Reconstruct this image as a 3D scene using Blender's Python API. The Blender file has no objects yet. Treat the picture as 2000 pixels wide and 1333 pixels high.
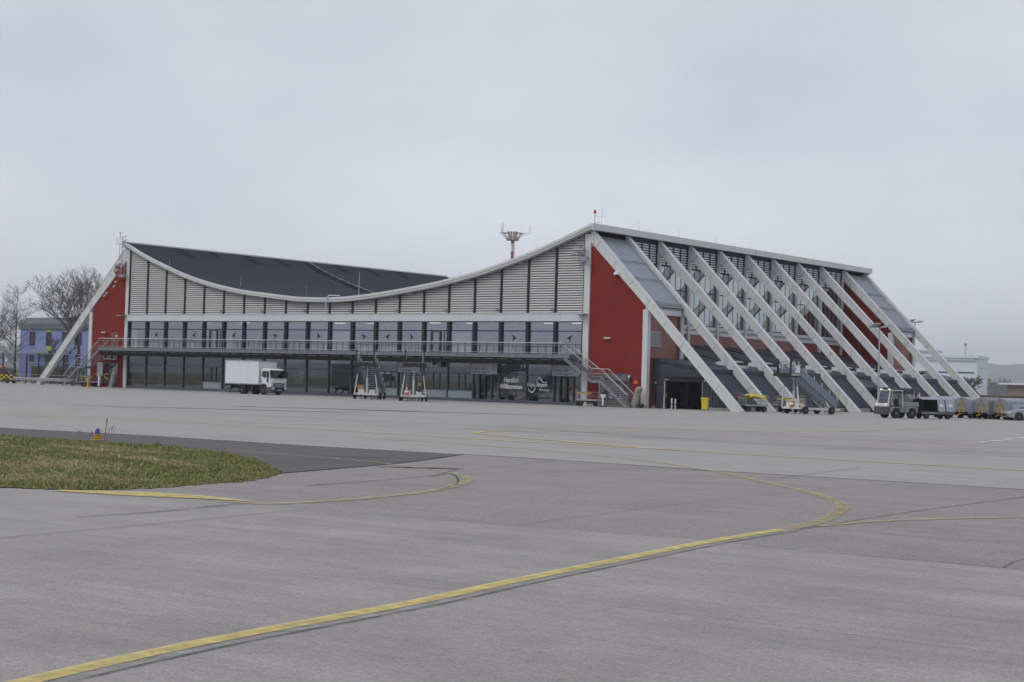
import bpy, bmesh, math, random
from mathutils import Vector, Matrix, noise
R = math.radians
sc = bpy.context.scene
col = sc.collection
V = Vector

# ------------------------------------------------------------------ camera
FPX = 3188.663; CP = V((154.4587, -124.8649, 2.1034)); YAW, PIT, ROL = 0.65944, 0.024568, 0.028715
fw = V((-math.sin(YAW)*math.cos(PIT), math.cos(YAW)*math.cos(PIT), math.sin(PIT)))
rt0 = V((math.cos(YAW), math.sin(YAW), 0)); up0 = rt0.cross(fw)
rt = rt0*math.cos(ROL) + up0*math.sin(ROL); up = -rt0*math.sin(ROL) + up0*math.cos(ROL)
cam = bpy.data.cameras.new('camera'); cam.sensor_width = 36; cam.lens = FPX/2000*36
cam.clip_start = 0.3; cam.clip_end = 30000
co = bpy.data.objects.new('camera', cam); col.objects.link(co)
co.matrix_world = Matrix(((rt.x, up.x, -fw.x, CP.x), (rt.y, up.y, -fw.y, CP.y), (rt.z, up.z, -fw.z, CP.z), (0, 0, 0, 1)))
sc.camera = co

# ------------------------------------------------------------------ sky, sun, exposure
SUN_EL, SUN_AZ = R(48), R(200)                     # azimuth clockwise from +Y: light from the camera's side, high
w = bpy.data.worlds.new("World"); sc.world = w; w.use_nodes = True
wn = w.node_tree; N = wn.nodes; L = wn.links
bg = N['Background']
sky = N.new('ShaderNodeTexSky'); sky.sky_type = 'NISHITA'; sky.sun_disc = False
sky.sun_elevation = SUN_EL; sky.sun_rotation = SUN_AZ; sky.dust_density = 6; sky.air_density = 1.5
hs = N.new('ShaderNodeHueSaturation'); hs.inputs['Saturation'].default_value = 0.3
tc = N.new('ShaderNodeTexCoord'); mp = N.new('ShaderNodeMapping'); mp.inputs['Scale'].default_value = (1.0, 1.0, 2.6)
nz = N.new('ShaderNodeTexNoise'); nz.inputs['Scale'].default_value = 3.4; nz.inputs['Detail'].default_value = 4; nz.inputs['Roughness'].default_value = 0.5
rp = N.new('ShaderNodeValToRGB')
rp.color_ramp.elements[0].position = 0.32; rp.color_ramp.elements[0].color = (5.3, 5.55, 6.4, 1)
rp.color_ramp.elements[1].position = 0.68; rp.color_ramp.elements[1].color = (6.75, 7.0, 7.75, 1)
mx = N.new('ShaderNodeMix'); mx.data_type = 'RGBA'; mx.inputs[0].default_value = 0.88
L.new(sky.outputs[0], hs.inputs['Color']); L.new(tc.outputs['Generated'], mp.inputs[0]); L.new(mp.outputs[0], nz.inputs['Vector'])
L.new(nz.outputs['Fac'], rp.inputs[0]); L.new(hs.outputs[0], mx.inputs[6]); L.new(rp.outputs[0], mx.inputs[7])
sx = N.new('ShaderNodeSeparateXYZ'); mr = N.new('ShaderNodeMapRange'); mr.inputs[1].default_value = 0.0; mr.inputs[2].default_value = 0.24; mr.inputs[3].default_value = 1.30; mr.inputs[4].default_value = 1.0
vm = N.new('ShaderNodeVectorMath'); vm.operation = 'SCALE'
L.new(tc.outputs['Generated'], sx.inputs[0]); L.new(sx.outputs['Z'], mr.inputs[0]); L.new(mx.outputs[2], vm.inputs[0]); L.new(mr.outputs[0], vm.inputs['Scale'])
L.new(vm.outputs[0], bg.inputs['Color']); bg.inputs['Strength'].default_value = 0.1
sl = bpy.data.lights.new('sun', 'SUN'); sl.energy = 0.7; sl.angle = R(25); sl.color = (1, 0.97, 0.93)
so = bpy.data.objects.new('sun', sl); col.objects.link(so)
sd = V((math.sin(SUN_AZ)*math.cos(SUN_EL), math.cos(SUN_AZ)*math.cos(SUN_EL), math.sin(SUN_EL)))
so.rotation_euler = sd.to_track_quat('Z', 'Y').to_euler(); so.location = (60, -60, 80)
sc.view_settings.view_transform = 'Standard'; sc.view_settings.look = 'None'
sc.view_settings.exposure = 0.22; sc.view_settings.gamma = 1
sc.cycles.max_bounces = 8; sc.cycles.transparent_max_bounces = 16; sc.cycles.volume_bounces = 0

# ------------------------------------------------------------------ measuring helpers
def ray(px, py): return fw + rt*((px-1000)/FPX) - up*((py-666.5)/FPX)
def gp(px, py, z=0.0):
    d = ray(px, py); return CP + d*((z-CP.z)/d.z)
def at(px, py, Y):
    d = ray(px, py); return CP + d*((Y-CP.y)/d.y)
def facing(x, y, deg):
    """rotation about Z so that local +X points to the camera, turned deg towards picture right"""
    d = V((CP.x-x, CP.y-y, 0)).normalized(); r = V((-d.y, d.x, 0))
    f = d*math.cos(R(deg)) + r*math.sin(R(deg)); return math.atan2(f.y, f.x)

# ------------------------------------------------------------------ materials
MATS = {}
def pbr(name, c, rough=0.6, metal=0.0, var=0.0, scale=3.0, stretch=(1, 1, 1), bump=0.0, spec=0.5, coat=0.0, bscale=None, detail=6, c2=None, coords='Object'):
    m = bpy.data.materials.new(name); m.use_nodes = True; t = m.node_tree; b = t.nodes['Principled BSDF']
    b.inputs['Roughness'].default_value = rough; b.inputs['Metallic'].default_value = metal
    b.inputs['Specular IOR Level'].default_value = spec; b.inputs['Coat Weight'].default_value = coat
    b.inputs['Base Color'].default_value = (*c, 1)
    if var or bump or c2:
        x = t.nodes.new('ShaderNodeTexCoord'); p = t.nodes.new('ShaderNodeMapping'); p.inputs['Scale'].default_value = stretch
        n = t.nodes.new('ShaderNodeTexNoise'); n.inputs['Scale'].default_value = scale; n.inputs['Detail'].default_value = detail; n.inputs['Roughness'].default_value = 0.6
        t.links.new(x.outputs[coords], p.inputs[0]); t.links.new(p.outputs[0], n.inputs['Vector'])
        if var or c2:
            r = t.nodes.new('ShaderNodeValToRGB'); e = r.color_ramp.elements
            e[0].position = 0.3; e[1].position = 0.7
            e[0].color = (*[v*(1-var) for v in c], 1); e[1].color = (*(c2 or [min(1, v*(1+var)) for v in c]), 1)
            t.links.new(n.outputs['Fac'], r.inputs[0]); t.links.new(r.outputs[0], b.inputs['Base Color'])
        if bump:
            bp = t.nodes.new('ShaderNodeBump'); bp.inputs['Strength'].default_value = bump; bp.inputs['Distance'].default_value = 0.02
            n2 = n
            if bscale:
                n2 = t.nodes.new('ShaderNodeTexNoise'); n2.inputs['Scale'].default_value = bscale; n2.inputs['Detail'].default_value = 4
                t.links.new(x.outputs[coords], n2.inputs['Vector'])
            t.links.new(n2.outputs['Fac'], bp.inputs['Height']); t.links.new(bp.outputs[0], b.inputs['Normal'])
    MATS[name] = m; return m

def glass(name, tint, refl, rough=0.02, gcol=(0.85, 0.88, 0.95), wave=0.06):
    m = bpy.data.materials.new(name); m.use_nodes = True; t = m.node_tree; o = t.nodes['Material Output']
    t.nodes.remove(t.nodes['Principled BSDF'])
    tr = t.nodes.new('ShaderNodeBsdfTransparent'); tr.inputs[0].default_value = (*tint, 1)
    g = t.nodes.new('ShaderNodeBsdfGlossy'); g.inputs['Roughness'].default_value = rough; g.inputs['Color'].default_value = (*gcol, 1)
    lw = t.nodes.new('ShaderNodeLayerWeight'); lw.inputs['Blend'].default_value = 0.35
    ma = t.nodes.new('ShaderNodeMath'); ma.operation = 'MULTIPLY_ADD'; ma.inputs[1].default_value = 1-refl; ma.inputs[2].default_value = refl
    x = t.nodes.new('ShaderNodeTexCoord'); n = t.nodes.new('ShaderNodeTexNoise'); n.inputs['Scale'].default_value = 0.35; n.inputs['Detail'].default_value = 1
    bp = t.nodes.new('ShaderNodeBump'); bp.inputs['Strength'].default_value = wave; bp.inputs['Distance'].default_value = 0.03
    t.links.new(x.outputs['Object'], n.inputs['Vector']); t.links.new(n.outputs['Fac'], bp.inputs['Height']); t.links.new(bp.outputs[0], g.inputs['Normal'])
    mi = t.nodes.new('ShaderNodeMixShader'); pw = t.nodes.new('ShaderNodeMath'); pw.operation = 'POWER'; pw.inputs[1].default_value = 3
    t.links.new(lw.outputs['Facing'], pw.inputs[0]); t.links.new(pw.outputs[0], ma.inputs[0]); t.links.new(ma.outputs[0], mi.inputs[0])
    t.links.new(tr.outputs[0], mi.inputs[1]); t.links.new(g.outputs[0], mi.inputs[2]); t.links.new(mi.outputs[0], o.inputs['Surface'])
    MATS[name] = m; return m

def paint(name, c, wear=0.45, scale=1.2, lo=0.3, soft=0.16):
    """road paint, worn through in patches so the surface below shows"""
    m = pbr(name, c, 0.7, var=0.15, scale=2.0); t = m.node_tree; b = t.nodes['Principled BSDF']; o = t.nodes['Material Output']
    x = t.nodes.new('ShaderNodeTexCoord'); n = t.nodes.new('ShaderNodeTexNoise'); n.inputs['Scale'].default_value = scale; n.inputs['Detail'].default_value = 9; n.inputs['Roughness'].default_value = 0.72
    r = t.nodes.new('ShaderNodeValToRGB'); r.color_ramp.elements[0].position = wear-soft; r.color_ramp.elements[1].position = wear+soft
    r.color_ramp.elements[0].color = (lo, lo, lo, 1); r.color_ramp.elements[1].color = (0.9, 0.9, 0.9, 1)
    tr = t.nodes.new('ShaderNodeBsdfTransparent'); mi = t.nodes.new('ShaderNodeMixShader')
    t.links.new(x.outputs['Object'], n.inputs['Vector']); t.links.new(n.outputs['Fac'], r.inputs[0]); t.links.new(r.outputs[0], mi.inputs[0])
    t.links.new(tr.outputs[0], mi.inputs[1]); t.links.new(b.outputs[0], mi.inputs[2]); t.links.new(mi.outputs[0], o.inputs['Surface'])
    return m

def surface(name, c, fine, blotch, streak_dir=0.0, streak=0.12, stain=0.25):
    """paved surface: grain, metre-size blotches, long wiped streaks and dark stains"""
    m = bpy.data.materials.new(name); m.use_nodes = True; t = m.node_tree; b = t.nodes['Principled BSDF']
    b.inputs['Roughness'].default_value = 0.85; b.inputs['Specular IOR Level'].default_value = 0.25
    x = t.nodes.new('ShaderNodeTexCoord')
    def nse(scale, detail, st=(1, 1, 1), rot=0, rough=0.6):
        p = t.nodes.new('ShaderNodeMapping'); p.inputs['Scale'].default_value = st; p.inputs['Rotation'].default_value = (0, 0, rot)
        n = t.nodes.new('ShaderNodeTexNoise'); n.inputs['Scale'].default_value = scale; n.inputs['Detail'].default_value = detail; n.inputs['Roughness'].default_value = rough
        t.links.new(x.outputs['Object'], p.inputs[0]); t.links.new(p.outputs[0], n.inputs['Vector']); return n.outputs['Fac']
    def ramp(f, lo, hi, a, bb):
        r = t.nodes.new('ShaderNodeMapRange'); r.inputs[1].default_value = lo; r.inputs[2].default_value = hi; r.inputs[3].default_value = a; r.inputs[4].default_value = bb
        t.links.new(f, r.inputs[0]); return r.outputs[0]
    def mul(a, bb):
        q = t.nodes.new('ShaderNodeMath'); q.operation = 'MULTIPLY'; t.links.new(a, q.inputs[0]); t.links.new(bb, q.inputs[1]); return q.outputs[0]
    g1 = nse(38, 3); k = ramp(g1, 0.3, 0.7, 1-fine, 1+fine)
    g4 = nse(11, 4, rough=0.75); k = mul(k, ramp(g4, 0.3, 0.7, 1-fine*0.6, 1+fine*0.6))
    k = mul(k, ramp(nse(0.55, 6), 0.3, 0.7, 1-blotch, 1+blotch))
    k = mul(k, ramp(nse(0.9, 7, (0.16, 1.7, 1), streak_dir, 0.7), 0.32, 0.68, 1-streak, 1+streak))
    k = mul(k, ramp(nse(0.12, 5, rough=0.7), 0.55, 0.72, 1, 1-stain))
    cm = t.nodes.new('ShaderNodeVectorMath'); cm.operation = 'SCALE'; cm.inputs[0].default_value = c; t.links.new(k, cm.inputs['Scale'])
    t.links.new(cm.outputs[0], b.inputs['Base Color'])
    bp = t.nodes.new('ShaderNodeBump'); bp.inputs['Strength'].default_value = 0.35; bp.inputs['Distance'].default_value = 0.008
    t.links.new(g1, bp.inputs['Height']); t.links.new(bp.outputs[0], b.inputs['Normal'])
    MATS[name] = m; return m

def lamp_mat(name, c, s):
    m = bpy.data.materials.new(name); m.use_nodes = True; b = m.node_tree.nodes['Principled BSDF']
    b.inputs['Base Color'].default_value = (*c, 1); b.inputs['Emission Color'].default_value = (*c, 1); b.inputs['Emission Strength'].default_value = s
    MATS[name] = m; return m

M = MATS
surface('apron_concrete', (0.337, 0.322, 0.304), 0.10, 0.06, -0.6, 0.06, 0.10)
surface('near_concrete', (0.296, 0.281, 0.264), 0.22, 0.12, -0.62, 0.13, 0.18)
surface('slab_concrete', (0.31, 0.295, 0.277), 0.14, 0.09, -0.62, 0.10, 0.12)
surface('worn_asphalt', (0.262, 0.246, 0.232), 0.34, 0.09, -0.6, 0.08, 0.12)
surface('dark_asphalt', (0.112, 0.108, 0.108), 0.22, 0.08, 0.6, 0.06, 0.2)
pbr('joint', (0.03, 0.03, 0.032), 0.9)
pbr('fresh_patch', (0.06, 0.058, 0.06), 0.9, var=0.3, scale=3)
paint('yellow_paint', (0.66, 0.52, 0.17), 0.46, 4.0, 0.4); paint('pale_paint', (0.36, 0.35, 0.33), 0.52, 3.2, 0.15)
paint('faded_yellow', (0.48, 0.41, 0.18), 0.54, 3.0, 0.16); paint('white_paint', (0.7, 0.7, 0.7), 0.42, 0.8); paint('worn_joint', (0.045, 0.044, 0.045), 0.43, 1.6, 0.08, 0.1); paint('tyre_rubber', (0.07, 0.066, 0.064), 0.66, 0.7, 0.0, 0.25); paint('red_paint', (0.36, 0.14, 0.10), 0.56, 0.9)
pbr('field_grass', (0.07, 0.10, 0.03), 0.95, var=0.5, scale=0.08, c2=(0.16, 0.14, 0.06))
pbr('soil', (0.13, 0.135, 0.045), 0.95, var=0.3, scale=1.2, c2=(0.19, 0.175, 0.075), bump=0.5)
pbr('blade_green', (0.19, 0.225, 0.06), 0.7, var=0.25, scale=0.8); pbr('blade_dark', (0.11, 0.145, 0.045), 0.7)
pbr('blade_straw', (0.40, 0.33, 0.20), 0.8, var=0.2, scale=0.8); pbr('blade_olive', (0.24, 0.225, 0.08), 0.75, var=0.2, scale=0.8)
pbr('white_steel', (0.56, 0.565, 0.575), 0.5, var=0.05, scale=0.8)
def stained(name, c, dirt=(0.27, 0.27, 0.26), fresh=True):
    """white painted concrete with rain streaks running down"""
    m = pbr(name, c, 0.6, var=0.05, scale=0.5) if fresh else MATS[name]
    t = m.node_tree; b = t.nodes['Principled BSDF']
    x = t.nodes.new('ShaderNodeTexCoord'); p = t.nodes.new('ShaderNodeMapping'); p.inputs['Scale'].default_value = (2.3, 2.3, 0.28)
    n = t.nodes.new('ShaderNodeTexNoise'); n.inputs['Scale'].default_value = 1.3; n.inputs['Detail'].default_value = 8; n.inputs['Roughness'].default_value = 0.7
    r = t.nodes.new('ShaderNodeMapRange'); r.inputs[1].default_value = 0.52; r.inputs[2].default_value = 0.72; r.inputs[3].default_value = 0.0; r.inputs[4].default_value = 0.6
    mi = t.nodes.new('ShaderNodeMix'); mi.data_type = 'RGBA'; mi.inputs[7].default_value = (*dirt, 1)
    src = b.inputs['Base Color'].links[0].from_socket
    t.links.new(x.outputs['Object'], p.inputs[0]); t.links.new(p.outputs[0], n.inputs['Vector']); t.links.new(n.outputs['Fac'], r.inputs[0])
    t.links.new(r.outputs[0], mi.inputs[0]); t.links.new(src, mi.inputs[6]); t.links.new(mi.outputs[2], b.inputs['Base Color'])
stained('white_rib', (0.60, 0.605, 0.605))
pbr('white_band', (0.60, 0.61, 0.64), 0.45, var=0.03, scale=0.3)
pbr('fascia_white', (0.62, 0.625, 0.635), 0.45, var=0.04, scale=0.4)
pbr('fascia_grey', (0.36, 0.37, 0.385), 0.5)
pbr('louvre_metal', (0.60, 0.595, 0.57), 0.45, var=0.06, scale=1.5, stretch=(0.3, 1, 6))
pbr('louvre_back', (0.10, 0.062, 0.066), 0.8)
pbr('navy_frame', (0.018, 0.024, 0.038), 0.55, spec=0.3)
pbr('grey_frame', (0.07, 0.08, 0.10), 0.45)
pbr('red_wall', (0.205, 0.026, 0.018), 0.9, spec=0.15, var=0.09, scale=0.35, stretch=(1, 1, 0.4), bump=0.1, bscale=40)
pbr('red_side', (0.20, 0.045, 0.032), 0.38, var=0.08, scale=0.4, coat=0.3)
pbr('shaded_red_wall', (0.13, 0.012, 0.012), 0.9, spec=0.15, var=0.06, scale=0.4)  # far end wall: shade of the ribs put into a darker red
pbr('roof_membrane', (0.025, 0.027, 0.043), 0.85, var=0.16, scale=0.6, stretch=(0.15, 2.2, 1), spec=0.15)
pbr('zinc', (0.30, 0.32, 0.37), 0.35, metal=0.55, var=0.07, scale=0.5, stretch=(1, 3, 1))
pbr('gutter_grey', (0.26, 0.27, 0.29), 0.5)
pbr('steel_grey', (0.20, 0.215, 0.24), 0.5, metal=0.3, var=0.1, scale=2)
pbr('galvanised', (0.42, 0.43, 0.45), 0.42, metal=0.5, var=0.12, scale=3)
pbr('dark_steel', (0.010, 0.010, 0.011), 0.7, spec=0.2)
pbr('black', (0.012, 0.012, 0.013), 0.55); pbr('rubber', (0.016, 0.016, 0.017), 0.8, var=0.3, scale=6)
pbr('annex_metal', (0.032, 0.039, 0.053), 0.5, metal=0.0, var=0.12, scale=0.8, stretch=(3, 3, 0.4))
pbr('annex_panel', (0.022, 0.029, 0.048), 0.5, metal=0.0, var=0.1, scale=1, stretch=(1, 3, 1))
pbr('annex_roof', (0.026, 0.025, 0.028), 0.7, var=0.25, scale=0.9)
pbr('skylight', (0.62, 0.63, 0.66), 0.25); pbr('plinth', (0.33, 0.33, 0.31), 0.85, var=0.12, scale=2)
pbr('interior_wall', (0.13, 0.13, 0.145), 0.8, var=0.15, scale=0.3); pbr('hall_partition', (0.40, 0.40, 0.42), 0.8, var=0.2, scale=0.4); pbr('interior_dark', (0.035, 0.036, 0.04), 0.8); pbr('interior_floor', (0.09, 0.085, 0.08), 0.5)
pbr('blind_or_backing', (0.50, 0.52, 0.53), 0.7, var=0.06, scale=2, stretch=(6, 1, 0.2)); pbr('pale_backing', (0.62, 0.66, 0.65), 0.8, var=0.06, scale=0.6); pbr('frosted', (0.26, 0.31, 0.31), 0.35, var=0.08, scale=0.6)
pbr('sign_face', (0.44, 0.45, 0.47), 0.4); pbr('sign_text', (0.035, 0.035, 0.04), 0.6); pbr('white_text', (0.82, 0.83, 0.84), 0.6); pbr('sign_edge', (0.03, 0.06, 0.18), 0.5)
pbr('truck_white', (0.66, 0.675, 0.70), 0.35, var=0.025, scale=0.8, coat=0.3); pbr('truck_grey', (0.065, 0.068, 0.075), 0.6)
pbr('box_white', (0.69, 0.70, 0.715), 0.5, var=0.03, scale=0.7, stretch=(1, 1, 0.35))
pbr('van_yellow', (0.62, 0.42, 0.02), 0.4, coat=0.3); pbr('yellow_plastic', (0.66, 0.52, 0.03), 0.45, var=0.06, scale=3); pbr('yellow_steel', (0.52, 0.33, 0.02), 0.5)
pbr('orange', (0.55, 0.12, 0.03), 0.5); pbr('signal_red', (0.45, 0.03, 0.02), 0.4); pbr('cardboard', (0.36, 0.26, 0.15), 0.85)
pbr('machine_grey', (0.185, 0.192, 0.205), 0.5, var=0.08, scale=2); pbr('machine_white', (0.62, 0.62, 0.60), 0.45); pbr('panel_blue_grey', (0.20, 0.225, 0.28), 0.5, var=0.06, scale=1.5)
pbr('tarp', (0.215, 0.215, 0.22), 0.75, var=0.14, scale=2.5, bump=0.5); pbr('tarp_pale', (0.30, 0.325, 0.38), 0.7, var=0.08, scale=2, bump=0.3); pbr('wrap', (0.27, 0.245, 0.225), 0.8, var=0.3, scale=4, bump=0.8)
pbr('car_silver', (0.34, 0.35, 0.37), 0.28, metal=0.5, coat=0.6); pbr('rim', (0.4, 0.4, 0.42), 0.35, metal=0.6); pbr('lens', (0.75, 0.77, 0.8), 0.15)
pbr('house_blue', (0.21, 0.26, 0.50), 0.8, var=0.04, scale=0.4); pbr('house_roof', (0.15, 0.168, 0.182), 0.5, metal=0.2, var=0.1, scale=1); pbr('lime', (0.36, 0.46, 0.04), 0.7); pbr('dark_window', (0.025, 0.02, 0.03), 0.15)
pbr('bark', (0.085, 0.075, 0.07), 0.9, var=0.25, scale=3); pbr('twig', (0.13, 0.115, 0.11), 0.9)
pbr('hall_haze_white', (0.62, 0.655, 0.71), 0.6, var=0.03, scale=0.2); pbr('hall_haze_grey', (0.56, 0.60, 0.65), 0.5); pbr('brown_render', (0.21, 0.19, 0.15), 0.9, var=0.15, scale=1.5)  # hall tones paled and blued, distance haze put into their colour
pbr('hedge_brown', (0.10, 0.085, 0.06), 0.95, var=0.4, scale=1.2, c2=(0.15, 0.11, 0.08)); pbr('forest', (0.03, 0.04, 0.028), 0.95, var=0.4, scale=0.02)
pbr('mast_red', (0.36, 0.085, 0.06), 0.6); pbr('mast_white', (0.66, 0.66, 0.66), 0.6); pbr('mast_steel', (0.16, 0.165, 0.17), 0.6)
pbr('blue_lens', (0.02, 0.015, 0.16), 0.12, coat=0.8); pbr('stake_red', (0.30, 0.06, 0.05), 0.6); pbr('weed', (0.10, 0.085, 0.06), 0.9)
pbr('alu', (0.5, 0.51, 0.53), 0.35, metal=0.6); pbr('dish_red', (0.28, 0.06, 0.05), 0.6); pbr('poster_blue', (0.05, 0.12, 0.42), 0.6)
glass('glass_upper', (0.74, 0.75, 0.79), 0.45, gcol=(0.80, 0.81, 0.90)); glass('glass_lower', (0.30, 0.32, 0.34), 0.26, gcol=(0.82, 0.85, 0.9)); glass('glass_side', (0.62, 0.68, 0.68), 0.52, gcol=(0.80, 0.84, 0.84), wave=0.012)
glass('glass_vehicle', (0.16, 0.18, 0.19), 0.10); glass('glass_fence', (0.62, 0.64, 0.68), 0.04); glass('glass_cab', (0.45, 0.5, 0.5), 0.12)
lamp_mat('lamp_on', (1.0, 0.95, 0.85), 1.4); lamp_mat('headlamp_on', (1.0, 0.9, 0.7), 0.25)

stained('red_wall', None, (0.13, 0.02, 0.017), False); stained('box_white', None, (0.50, 0.49, 0.47), False); stained('white_band', None, (0.46, 0.46, 0.47), False); stained('fascia_white', None, (0.46, 0.46, 0.45), False); stained('plinth', None, (0.18, 0.18, 0.16), False)
pbr('roof_patch', (0.014, 0.014, 0.02), 0.9, spec=0.1)

# ------------------------------------------------------------------ mesh helpers
class MB:
    def __init__(s): s.v = []; s.f = []; s.m = []; s.s = []
    def add(s, vs, fs, m=0, smooth=False):
        o = len(s.v); s.v += [tuple(p) for p in vs]
        for f in fs: s.f.append([o+i for i in f]); s.m.append(m); s.s.append(smooth)
        return s
    def box(s, x0, x1, y0, y1, z0, z1, m=0):
        return s.add([(x0,y0,z0),(x1,y0,z0),(x1,y1,z0),(x0,y1,z0),(x0,y0,z1),(x1,y0,z1),(x1,y1,z1),(x0,y1,z1)],
                     [(0,3,2,1),(4,5,6,7),(0,1,5,4),(1,2,6,5),(2,3,7,6),(3,0,4,7)], m)
    def bar(s, p, q, a, b=None, m=0, upv=(0, 0, 1)):
        p, q = V(p), V(q); d = (q-p).normalized(); u = V(upv)
        if abs(d.dot(u)) > .98: u = V((1, 0, 0))
        x = d.cross(u).normalized()*a/2; y = x.cross(d).normalized()*(b or a)/2
        c = [p-x-y, p+x-y, p+x+y, p-x+y, q-x-y, q+x-y, q+x+y, q-x+y]
        return s.add(c, [(0,3,2,1),(4,5,6,7),(0,1,5,4),(1,2,6,5),(2,3,7,6),(3,0,4,7)], m)
    def tube(s, p, q, r0, r1=None, n=8, m=0, caps=True):
        p, q = V(p), V(q); r1 = r0 if r1 is None else r1
        d = (q-p).normalized(); u = V((0, 0, 1)) if abs(d.z) < .95 else V((1, 0, 0))
        x = d.cross(u).normalized(); y = d.cross(x)
        vs = []
        for c, r in ((p, r0), (q, r1)):
            for i in range(n):
                a = 2*math.pi*i/n; vs.append(c + x*(r*math.cos(a)) + y*(r*math.sin(a)))
        s.add(vs, [(i, (i+1) % n, n+(i+1) % n, n+i) for i in range(n)], m, n > 5)
        if caps: s.add(vs, [tuple(range(n-1, -1, -1)), tuple(range(n, 2*n))], m)
        return s
    def path(s, pts, r, n=6, m=0):
        for a, b in zip(pts, pts[1:]): s.tube(a, b, r, r, n, m)
        return s
    def prism(s, poly, ax, d0, d1, m=0):
        """polygon given in the two other axes (in x,y,z order), extruded along ax from d0 to d1"""
        def P(a, b, d): return {'x': (d, a, b), 'y': (a, d, b), 'z': (a, b, d)}[ax]
        n = len(poly); vs = [P(a, b, d0) for a, b in poly] + [P(a, b, d1) for a, b in poly]
        return s.add(vs, [tuple(range(n)), tuple(range(2*n-1, n-1, -1))] + [(i, n+i, n+(i+1) % n, (i+1) % n) for i in range(n)], m)
    def lathe(s, prof, c=(0, 0, 0), ax='z', n=16, m=0, smooth=True):
        c = V(c); vs = []
        for r, h in prof:
            for i in range(n):
                a = 2*math.pi*i/n; u, v = r*math.cos(a), r*math.sin(a)
                vs.append(c + V({'z': (u, v, h), 'x': (h, u, v), 'y': (u, h, v)}[ax]))
        fs = []
        for k in range(len(prof)-1):
            for i in range(n): fs.append((k*n+i, k*n+(i+1) % n, (k+1)*n+(i+1) % n, (k+1)*n+i))
        s.add(vs, fs, m, smooth); k = (len(prof)-1)*n
        s.add(vs, [tuple(range(n-1, -1, -1)), tuple(range(k, k+n))], m); return s
    def quad(s, a, b, c, d, m=0): return s.add([a, b, c, d], [(0, 1, 2, 3)], m)
    def build(s, name, mats, parent=None, bevel=0.0, recalc=True):
        me = bpy.data.meshes.new(name); me.from_pydata(s.v, [], s.f)
        if isinstance(mats, str): mats = [mats]
        for q in mats: me.materials.append(M[q])
        me.polygons.foreach_set('material_index', s.m); me.polygons.foreach_set('use_smooth', s.s)
        if recalc and len(s.f) < 60000:
            bm = bmesh.new(); bm.from_mesh(me); bmesh.ops.recalc_face_normals(bm, faces=bm.faces); bm.to_mesh(me); bm.free()
        o = bpy.data.objects.new(name, me); col.objects.link(o)
        if parent: o.parent = parent
        if bevel:
            b = o.modifiers.new('bevel', 'BEVEL'); b.width = bevel; b.segments = 2; b.limit_method = 'ANGLE'; b.angle_limit = R(40)
        return o

def tag(o, label=None, cat=None, group=None, kind=None):
    if label: o['label'] = label
    if cat: o['category'] = cat
    if group: o['group'] = group
    if kind: o['kind'] = kind
    return o
def thing(name, label, cat, loc=(0, 0, 0), rz=0.0, group=None):
    o = bpy.data.objects.new(name, None); col.objects.link(o); o.location = loc; o.rotation_euler = (0, 0, rz); o.empty_display_size = 0.3
    return tag(o, label, cat, group)
def copy_tree(o, parent=None, loc=None, rz=None, label=None):
    c = o.copy(); col.objects.link(c); c.parent = parent
    if loc is not None: c.location = loc
    if rz is not None: c.rotation_euler = (0, 0, rz)
    if label: c['label'] = label
    for ch in list(o.children): copy_tree(ch, c)
    return c
def text(s, size, mat, name, parent, loc, rx=90, rz=0, sx=1.0, align='LEFT', shear=0.0, bold=0.0):
    cu = bpy.data.curves.new(name, 'FONT'); cu.body = s; cu.size = size; cu.align_x = align; cu.extrude = 0.004; cu.shear = shear; cu.offset = bold
    t = bpy.data.objects.new('tmp', cu); col.objects.link(t)
    me = bpy.data.meshes.new_from_object(t.evaluated_get(bpy.context.evaluated_depsgraph_get()))
    bpy.data.objects.remove(t); me.name = name; me.materials.clear(); me.materials.append(M[mat])
    o = bpy.data.objects.new(name, me); col.objects.link(o); o.parent = parent
    o.location = loc; o.rotation_euler = (R(rx), 0, R(rz)); o.scale = (sx, 1, 1); return o
def cr(pts, n=12):
    """Catmull-Rom through 2-D points"""
    P = [V(p) for p in pts]; P = [2*P[0]-P[1]] + P + [2*P[-1]-P[-2]]; out = []
    for i in range(1, len(P)-2):
        for k in range(n):
            t = k/n; a, b, c, d = P[i-1:i+3]
            out.append(0.5*((2*b) + (c-a)*t + (2*a-5*b+4*c-d)*t*t + (3*b-a-3*c+d)*t**3))
    return out + [P[-2]]
def structure(o): o['kind'] = 'structure'; return o

# ================================================================== THE SETTING: ground, paving, paint
def sheet(name, pts, mat, z):
    return structure(MB().add([(p[0], p[1], z) for p in pts], [tuple(range(len(pts)))]).build(name, mat))
def G(*px): return [gp(x, y) for x, y in px]
sheet('ground', [(-8000, -8200), (8400, -8200), (8400, 8000), (-8000, 8000)], 'field_grass', -0.06)
sheet('apron', [(-42, -420), (420, -420), (420, 210), (-42, 210)], 'apron_concrete', 0.0)
bk = CP - V((fw.x, fw.y, 0))*60
sheet('near_apron', G((-600, 1113), (0, 1053), (597, 996), (1000, 1029), (1360, 1055), (2000, 1116), (2700, 1184)) +
      [CP + V((rt.x, rt.y, 0))*60, bk + V((rt.x, rt.y, 0))*60, bk - V((rt.x, rt.y, 0))*60, CP - V((rt.x, rt.y, 0))*40], 'near_concrete', 0.004)
sheet('slab', G((-700, 955), (0, 955.5), (140, 961), (300, 971), (480, 984), (597, 996), (0, 1053), (-700, 1122)), 'slab_concrete', 0.004)
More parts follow.
